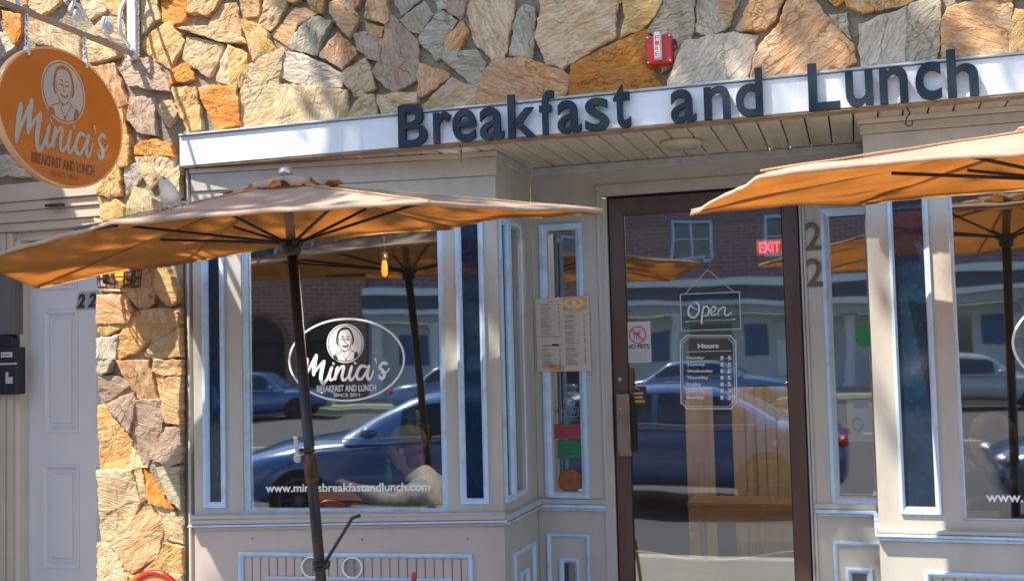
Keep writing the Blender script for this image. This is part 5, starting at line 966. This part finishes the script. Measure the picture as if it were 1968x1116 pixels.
# ------------------------------------------------------------------ the street mirrored in the panes
def car(x, y, L_, col, label, rz=0, H_=1.42):
    c = empty('parked_car', (x, y, -.15), label, 'car', 'cars parked along the street'); cr, sr = math.cos(rz), math.sin(rz)
    T = lambda a, b, z: Vector((x+a*cr-b*sr, y+a*sr+b*cr, z-.15)); w = .90; h = L_/2
    pm = mat('car_paint', col, .22, var=.03, spec=.7, coat=1)
    st_ = [(-h, .62, .40, .70), (-h+.10, .78, .22, .84), (-h+.5, .88, .20, .92), (-h+1.1, .90, .20, .96), (-.3, .90, .20, .93), (.6, .90, .20, .93), (h-1.25, .90, .20, .92), (h-.6, .88, .21, .84), (h-.12, .78, .24, .72), (h, .62, .40, .62)]
    mb = MB(); ns = 0
    for a, w_, zb, zt in st_:
        se = [(-w_*.86, zb), (-w_, zb+.14), (-w_*1.01, (zb+zt)/2), (-w_*.98, zt-.10), (-w_*.86, zt-.01), (-w_*.4, zt+.03), (0, zt+.04), (w_*.4, zt+.03), (w_*.86, zt-.01), (w_*.98, zt-.10), (w_*1.01, (zb+zt)/2), (w_, zb+.14), (w_*.86, zb)]
        ns = len(se); mb.v += [T(a, b, z) for b, z in se]
    for i in range(len(st_)-1):
        for k in range(ns): q = i*ns+k; r_ = i*ns+(k+1) % ns; mb.f.append((q, r_, r_+ns, q+ns))
    mb.f += [tuple(range(ns))[::-1], tuple((len(st_)-1)*ns+k for k in range(ns))]
    b = mb.build('body', pm, c, smooth=True); b.modifiers.new('s', 'SUBSURF').render_levels = 2
    gh = [(-h+.75, .78, .93, .94), (-h+1.35, .66, .90, H_-.05), (-.15, .64, .88, H_), (.45, .64, .88, H_-.03), (h-1.25, .76, .88, .93)]
    def gsec(t):                                   # half width at belt, roof, and roof height along the car
        for i in range(len(gh)-1):
            if gh[i][0] <= t <= gh[i+1][0]: f = (t-gh[i][0])/(gh[i+1][0]-gh[i][0]); return [gh[i][j]+(gh[i+1][j]-gh[i][j])*f for j in (1, 2, 3)]
    mb = MB(); NS = 14
    for i in range(NS+1):
        t = gh[0][0]+(gh[-1][0]-gh[0][0])*i/NS; wr, _, zr = gsec(t); zr = max(zr, .90); mb.v += [T(t, s_*(.86 if q == 0 else wr if q == 1 else wr*.8), (.86 if q == 0 else zr if q == 1 else zr+.035)) for s_, q in ((-1, 0), (-1, 1), (-1, 2), (1, 2), (1, 1), (1, 0))]
    for i in range(NS):
        for k in range(5): q = i*6+k; mb.f.append((q, q+1, q+7, q+6))
    b = mb.build('cabin', pm, c, smooth=True); s_ = b.modifiers.new('s', 'SUBSURF'); s_.render_levels = 2
    for sgn in (-1, 1):
        for t0, t1 in ((-h+1.02, -.42), (-.34, .55), (.63, h-1.62)):
            if t1-t0 < .2: continue
            mb = MB(); m_ = 6
            for j in range(m_+1):
                t = t0+(t1-t0)*j/m_; wr, _, zr = gsec(t); n1 = Vector(T(0, sgn, 0)-T(0, 0, 0))*.012
                lo_, hi_ = T(t, sgn*.855, .95)+n1, T(t, sgn*(.86+(wr-.86)*.86), .86+(zr-.86)*.84)+n1; mb.v += [lo_, hi_, lo_+n1, hi_+n1]
            for j in range(m_): q = j*4; mb.f += [(q+2, q+3, q+7, q+6), (q, q+4, q+5, q+1), (q+1, q+5, q+7, q+3), (q, q+2, q+6, q+4)]
            mb.f += [(0, 1, 3, 2), (m_*4, m_*4+2, m_*4+3, m_*4+1)]
            mb.build('side_window', DKGLASS, c)
        MB().box(Fr(T(0, sgn*.905, 0), Vector((cr, sr, 0)), Vector((-sr*sgn, cr*sgn, 0))), -h+.9, h-.9, .915, .928, -.01, .004).build('chrome_strip', CHROME, c)
        MB().ball(T(h-1.55, sgn*.98, .98), (.09, .07, .06), 12, 8).build('wing_mirror', pm, c, smooth=True)
        for t in (-h+.85, h-.85):
            ctr = T(t, sgn*.80, .32); fr = Fr(ctr, (cr, sr, 0), Vector((-sr*sgn, cr*sgn, 0)))
            wh = MB().disc(fr, 0, 0, .32, .32, -.08, .10, 36).build('wheel', mat('tyre', (.02, .02, .02), .8), c, bevel=.03)
            mb = MB(); mb.ell(fr, 0, 0, .225, .225, .025, .10, .112, 36); mb.disc(fr, 0, 0, .05, .05, .09, .118, 16)
            for k in range(10): a = 2*math.pi*k/10; mb.tube([fr(.04*math.cos(a), .04*math.sin(a), .106), fr(.21*math.cos(a), .21*math.sin(a), .106)], .012, 6)
            mb.build('rim', mat('dark_alloy', (.10, .11, .13), .35, metal=.6) if 'dark_alloy' not in bpy.data.materials else bpy.data.materials['dark_alloy'], wh)
        MB().ball(T(h-.10, sgn*.62, .66), (.08, .14, .06), 12, 8).build('headlight', CHROME, c, smooth=True); MB().ball(T(-h+.06, sgn*.62, .72), (.05, .14, .07), 12, 8).build('tail_light', RED, c, smooth=True)
    return c
car(-2.5, -1.72, 4.75, (.025, .11, .32), 'dark blue saloon car parked at the near kerb behind the photographer', math.pi, 1.33)
car(3.4, -1.75, 4.6, (.03, .07, .14), 'slate blue hatchback parked at the near kerb right of the saloon', math.pi, 1.48)
car(-10.5, -20.6, 4.6, (.04, .13, .34), 'navy car parked at the far kerb by the arched brick building', 0)
car(-4.2, -20.7, 4.7, (.10, .22, .42), 'mid blue car parked at the far kerb before the white columns', 0)
car(2.6, -20.6, 4.5, (.35, .37, .40), 'silver car parked at the far kerb before the pale shopfront', 0)
car(8.6, -20.6, 4.5, (.03, .05, .09), 'black car parked at the far kerb at the right', 0)
OP = Fr((0, -29, 0), (1, 0, 0), (0, 1, 0))          # faces the shop
BRK = brick('red_brown_brick', (.34, .15, .10), (.26, .10, .075), (.4, .34, .3), 2); BRK2 = brick('dusky_brick', (.27, .14, .14), (.20, .10, .11), (.34, .28, .28), 2)
STONE = mat('pale_grey_cornice', (.66, .72, .76), .7, var=.06); SHOPW = mat('cream_shop_wall', (.60, .62, .62), .7, var=.08); BLUEP = mat('blue_panel', (.03, .12, .30), .5)
ab = empty('arched_building', (-14, -29, 0), 'red brick building with round arches reflected in the left window', 'building')
arcs = [(-13.4, -11.9), (-11.2, -9.7), (-16.4, -14.9), (-19.4, -17.9)]
mb = MB().holes(OP, -21, -8.9, 0, 9, [(a, b, 0, 2.2) for a, b in arcs]+[(a+.2, b-.2, 4.4, 6.0) for a, b in arcs], -.5, 0); mb.build('brick_wall', BRK, ab)
for a, b in arcs:
    c = (a+b)/2; r = (b-a)/2; mb = MB(); o0 = 0; N_ = 14
    for k in range(N_+1): t = math.pi*k/N_; mb.v += [OP(c-r*math.cos(t), 2.2+r*math.sin(t), .012), OP(c-r*math.cos(t), 2.2+r*math.sin(t), -.4)]
    mb.v += [OP(c, 2.2, .012), OP(c, 2.2, -.4)]
    for k in range(N_): mb.f += [(2*k, 2*k+2, 2*N_+2), (2*k, 2*k+1, 2*k+3, 2*k+2)]
    mb.build('arch_head', INK, ab); MB().box(OP, a, b, 0, 2.2, -.45, -.3).build('doorway', mat('dark_doorway', (.03, .02, .02), .5), ab)
    mb = MB(); [mb.tube([OP(c-(r+.12)*math.cos(t), 2.2+(r+.12)*math.sin(t), .02) for t in [math.pi*k/16 for k in range(17)]], .09, 6)]; mb.build('arch_ring', mat('arch_brick', (.26, .12, .09), .8), ab)
    fw = MB().ring(OP, a+.2, b-.2, 4.4, 6.0, .08, -.2, .03).build('window', TRIM, ab); MB().box(OP, a+.25, b-.25, 4.45, 5.95, -.15, -.1).build('pane', DKGLASS, fw)
sb = empty('shop_block', (0, -29, 0), 'pale shopfront block with grey cornice, white columns and dusky brick upper floor across the street', 'building')
MB().holes(OP, -8.88, 14, 3.9, 10, [(-6.6, -4.9, 4.7, 6.3), (-3.0, -1.6, 4.7, 6.3), (.8, 2.4, 4.7, 6.3), (4.6, 6.2, 4.7, 6.3), (8.6, 10.2, 4.7, 6.3)], -.5, -.3).build('upper_wall', BRK2, sb)
for a, b in ((-6.6, -4.9), (-3.0, -1.6), (.8, 2.4), (4.6, 6.2), (8.6, 10.2)):
    fw = MB().ring(OP, a, b, 4.7, 6.3, .10, -.45, -.25).build('window', TRIM, sb); m_ = (a+b)/2
    MB().box(OP, m_-.05, m_+.05, 4.8, 6.2, -.42, -.28).box(OP, a+.1, m_-.05, 5.45, 5.5, -.42, -.3).box(OP, m_+.05, b-.1, 5.45, 5.5, -.42, -.3).build('glazing_bars', TRIM, fw); MB().box(OP, a+.05, b-.05, 4.75, 6.25, -.48, -.44).build('pane', DKGLASS, fw)
def arcband(z0, z1, d, m, nm):                    # the cornice bows out towards the street
    mb = MB(); N_ = 24
    for k in range(N_+1):
        u = -8.9+22.9*k/N_; b = d+.9*math.sin(math.pi*(u+8.9)/22.9); mb.v += [OP(u, z0, b), OP(u, z1, b), OP(u, z1, -.3), OP(u, z0, -.3)]
    for k in range(N_):
        for j in range(4): q = k*4+j; r_ = k*4+(j+1) % 4; mb.f.append((q, r_, r_+4, q+4))
    mb.f += [(0, 1, 2, 3), (N_*4+3, N_*4+2, N_*4+1, N_*4)]; return mb.build(nm, m, sb)
arcband(3.72, 3.95, .55, STONE, 'cornice'); arcband(3.25, 3.70, .35, mat('dark_frieze', (.07, .08, .13), .6), 'frieze'); arcband(3.05, 3.23, .5, STONE, 'lower_cornice'); arcband(2.75, 3.04, .3, mat('pale_band', (.36, .40, .42), .7), 'sign_band')
MB().box(OP, -8.88, 14, 0, 2.74, -.5, -.3).build('shop_wall', SHOPW, sb)
for u in (-8.4, -6.3, -2.1, -.3, 1.8, 5.2, 9.0, 12.8): MB().lathe(OP(u, 0, .55), [(.30, 0), (.30, .12), (.22, .2), (.19, 2.5), (.26, 2.62), (.28, 2.74)], 20).build('column', mat('white_column', (.62, .66, .68), .6) if 'white_column' not in bpy.data.materials else bpy.data.materials['white_column'], sb, smooth=True)
for a, b, z0, z1, m in ((-7.8, -6.7, 1.2, 2.3, BLUEP), (-4.0, -3.2, 1.25, 2.35, BLUEP), (-5.9, -4.4, .3, 2.4, DKGLASS), (3.9, 4.6, 1.5, 2.4, BLUEP), (.5, 1.2, .3, 2.3, DKGLASS), (5.8, 8.4, .4, 2.4, DKGLASS), (2.5, 3.6, .2, 2.4, DKGLASS), (-1.6, -.9, .9, 2.2, BLUEP)):
    MB().box(OP, a, b, z0, z1, -.32, -.26).build('shop_panel', m, sb)
for i, (a, b, z0, z1) in enumerate(((-2.9, -2.3, .5, 1.8), (4.7, 5.6, .9, 1.4), (4.8, 6.6, 1.7, 2.4))): MB().box(OP, a, b, z0, z1, -.30, -.24).build('white_poster', DECAL, sb)
lb = empty('brick_block', (-30, -29, 0), 'plain brown brick block far to the left across the street', 'building'); MB().holes(OP, -44, -21.2, 0, 8, [(-42+k*3.4, -40.4+k*3.4, z, z+1.6) for k in range(6) for z in (1, 4.6)], -.5, 0).build('wall', BRK, lb); MB().box(OP, -43.8, -21.4, .1, 7.8, -.8, -.55).build('window_glass', DKGLASS, lb)
rbk = empty('grey_block', (22, -29, 0), 'grey rendered block far to the right across the street', 'building'); MB().holes(OP, 14.2, 34, 0, 7.5, [(15.5+k*3.2, 17.2+k*3.2, z, z+1.6) for k in range(5) for z in (1, 4.4)], -.5, 0).build('wall', SHOPW, rbk); MB().box(OP, 14.3, 33.9, .1, 7.4, -.8, -.55).build('window_glass', DKGLASS, rbk)

# ------------------------------------------------------------------ street tree that dapples the wall (crown above and behind the camera)
LEAF = mat('leaf_green', (.07, .13, .03), .6, var=.4, scale=2); BARK = mat('bark', (.11, .085, .06), .9, var=.3, bump=.8, bscale=30)
def tree(x, y, cx, cy, cz, rx, ry, rz_, n, label, seed, tr=.14, leaf=.085):
    random.seed(seed); t = empty('street_tree', (x, y, 0), label, 'tree', 'street trees')
    top = Vector((cx, cy, cz)); b0 = Vector((x, y, -.02)); mid = b0.lerp(top, .45)+Vector((.15, -.1, .3)); fk = b0.lerp(top, .62)+Vector((0, 0, .3))
    tk = MB().tube([b0, b0.lerp(mid, .5)+Vector((.05, .04, 0)), mid, fk, top], [tr*1.25, tr, tr*.8, tr*.6, tr*.15], 12); cl = []
    for k in range(26):
        a = random.uniform(0, 6.28); q = random.uniform(-.8, .9); rr = (1-q*q)**.5*random.uniform(.55, 1); e = top+Vector((rx*rr*math.cos(a), ry*rr*math.sin(a), rz_*q)); s = fk.lerp(top, random.uniform(0, .9))
        tk.tube([s, s.lerp(e, .5)+Vector((random.uniform(-.15, .15), random.uniform(-.15, .15), .15)), e], [tr*.3, tr*.18, .012], 6); cl.append(e); cl.append(s.lerp(e, .6))
    tk.build('trunk', BARK, t, smooth=True); mb = MB()
    for _ in range(n):
        c = random.choice(cl); p = c+Vector((random.gauss(0, .26), random.gauss(0, .26), random.gauss(0, .22))); a = random.uniform(0, 6.28); tl = random.uniform(-.8, .8)
        u = Vector((math.cos(a), math.sin(a), tl*.5)).normalized()*leaf*random.uniform(.7, 1.3); v = u.cross(Vector((random.uniform(-.5, .5), random.uniform(-.5, .5), 1))).normalized()*leaf*.45
        b = len(mb.v); mb.v += [p-u, p+v, p+u, p-v]; mb.f.append((b, b+1, b+2, b+3))
    mb.build('crown', LEAF, t); return t
tree(-7.2, 2.8, -3.0, 2.4, 9.3, 1.7, 1.1, 1.6, 5200, 'street tree at the near kerb left of the photographer, crown above the shop', 5)
tree(-8.6, 2.8, -4.8, 1.25, 8.0, .8, .6, .6, 900, 'slim street tree leaning over the umbrellas left of the photographer', 15, tr=.08)
tree(-13.5, -22.9, -13.5, -22.9, 5.4, 1.8, 1.5, 1.6, 4200, 'small round street tree across the street before the arches', 9, leaf=.11)
tree(11.5, -22.9, 11.5, -22.9, 5.6, 2.0, 1.6, 1.8, 4200, 'street tree across the street at the right end of the shops', 12, leaf=.11)

nc = empty('shade_pier', (-4.7, 4.4, 0), 'projecting brick pier of the neighbouring shop just left of the frame', 'pier')  # added out of view to keep the sun off the side door
MB().box(WF, -4.9, -4.62, 0, 3.9, -4.60, -3.80).build('shaft', brick('shade_pier_brick', (.30, .16, .11), (.24, .12, .08), (.3, .27, .23)), nc); MB().box(WF, -4.93, -4.59, 3.901, 4.0, -4.62, -3.77).build('cap', STONE, nc, bevel=.006)
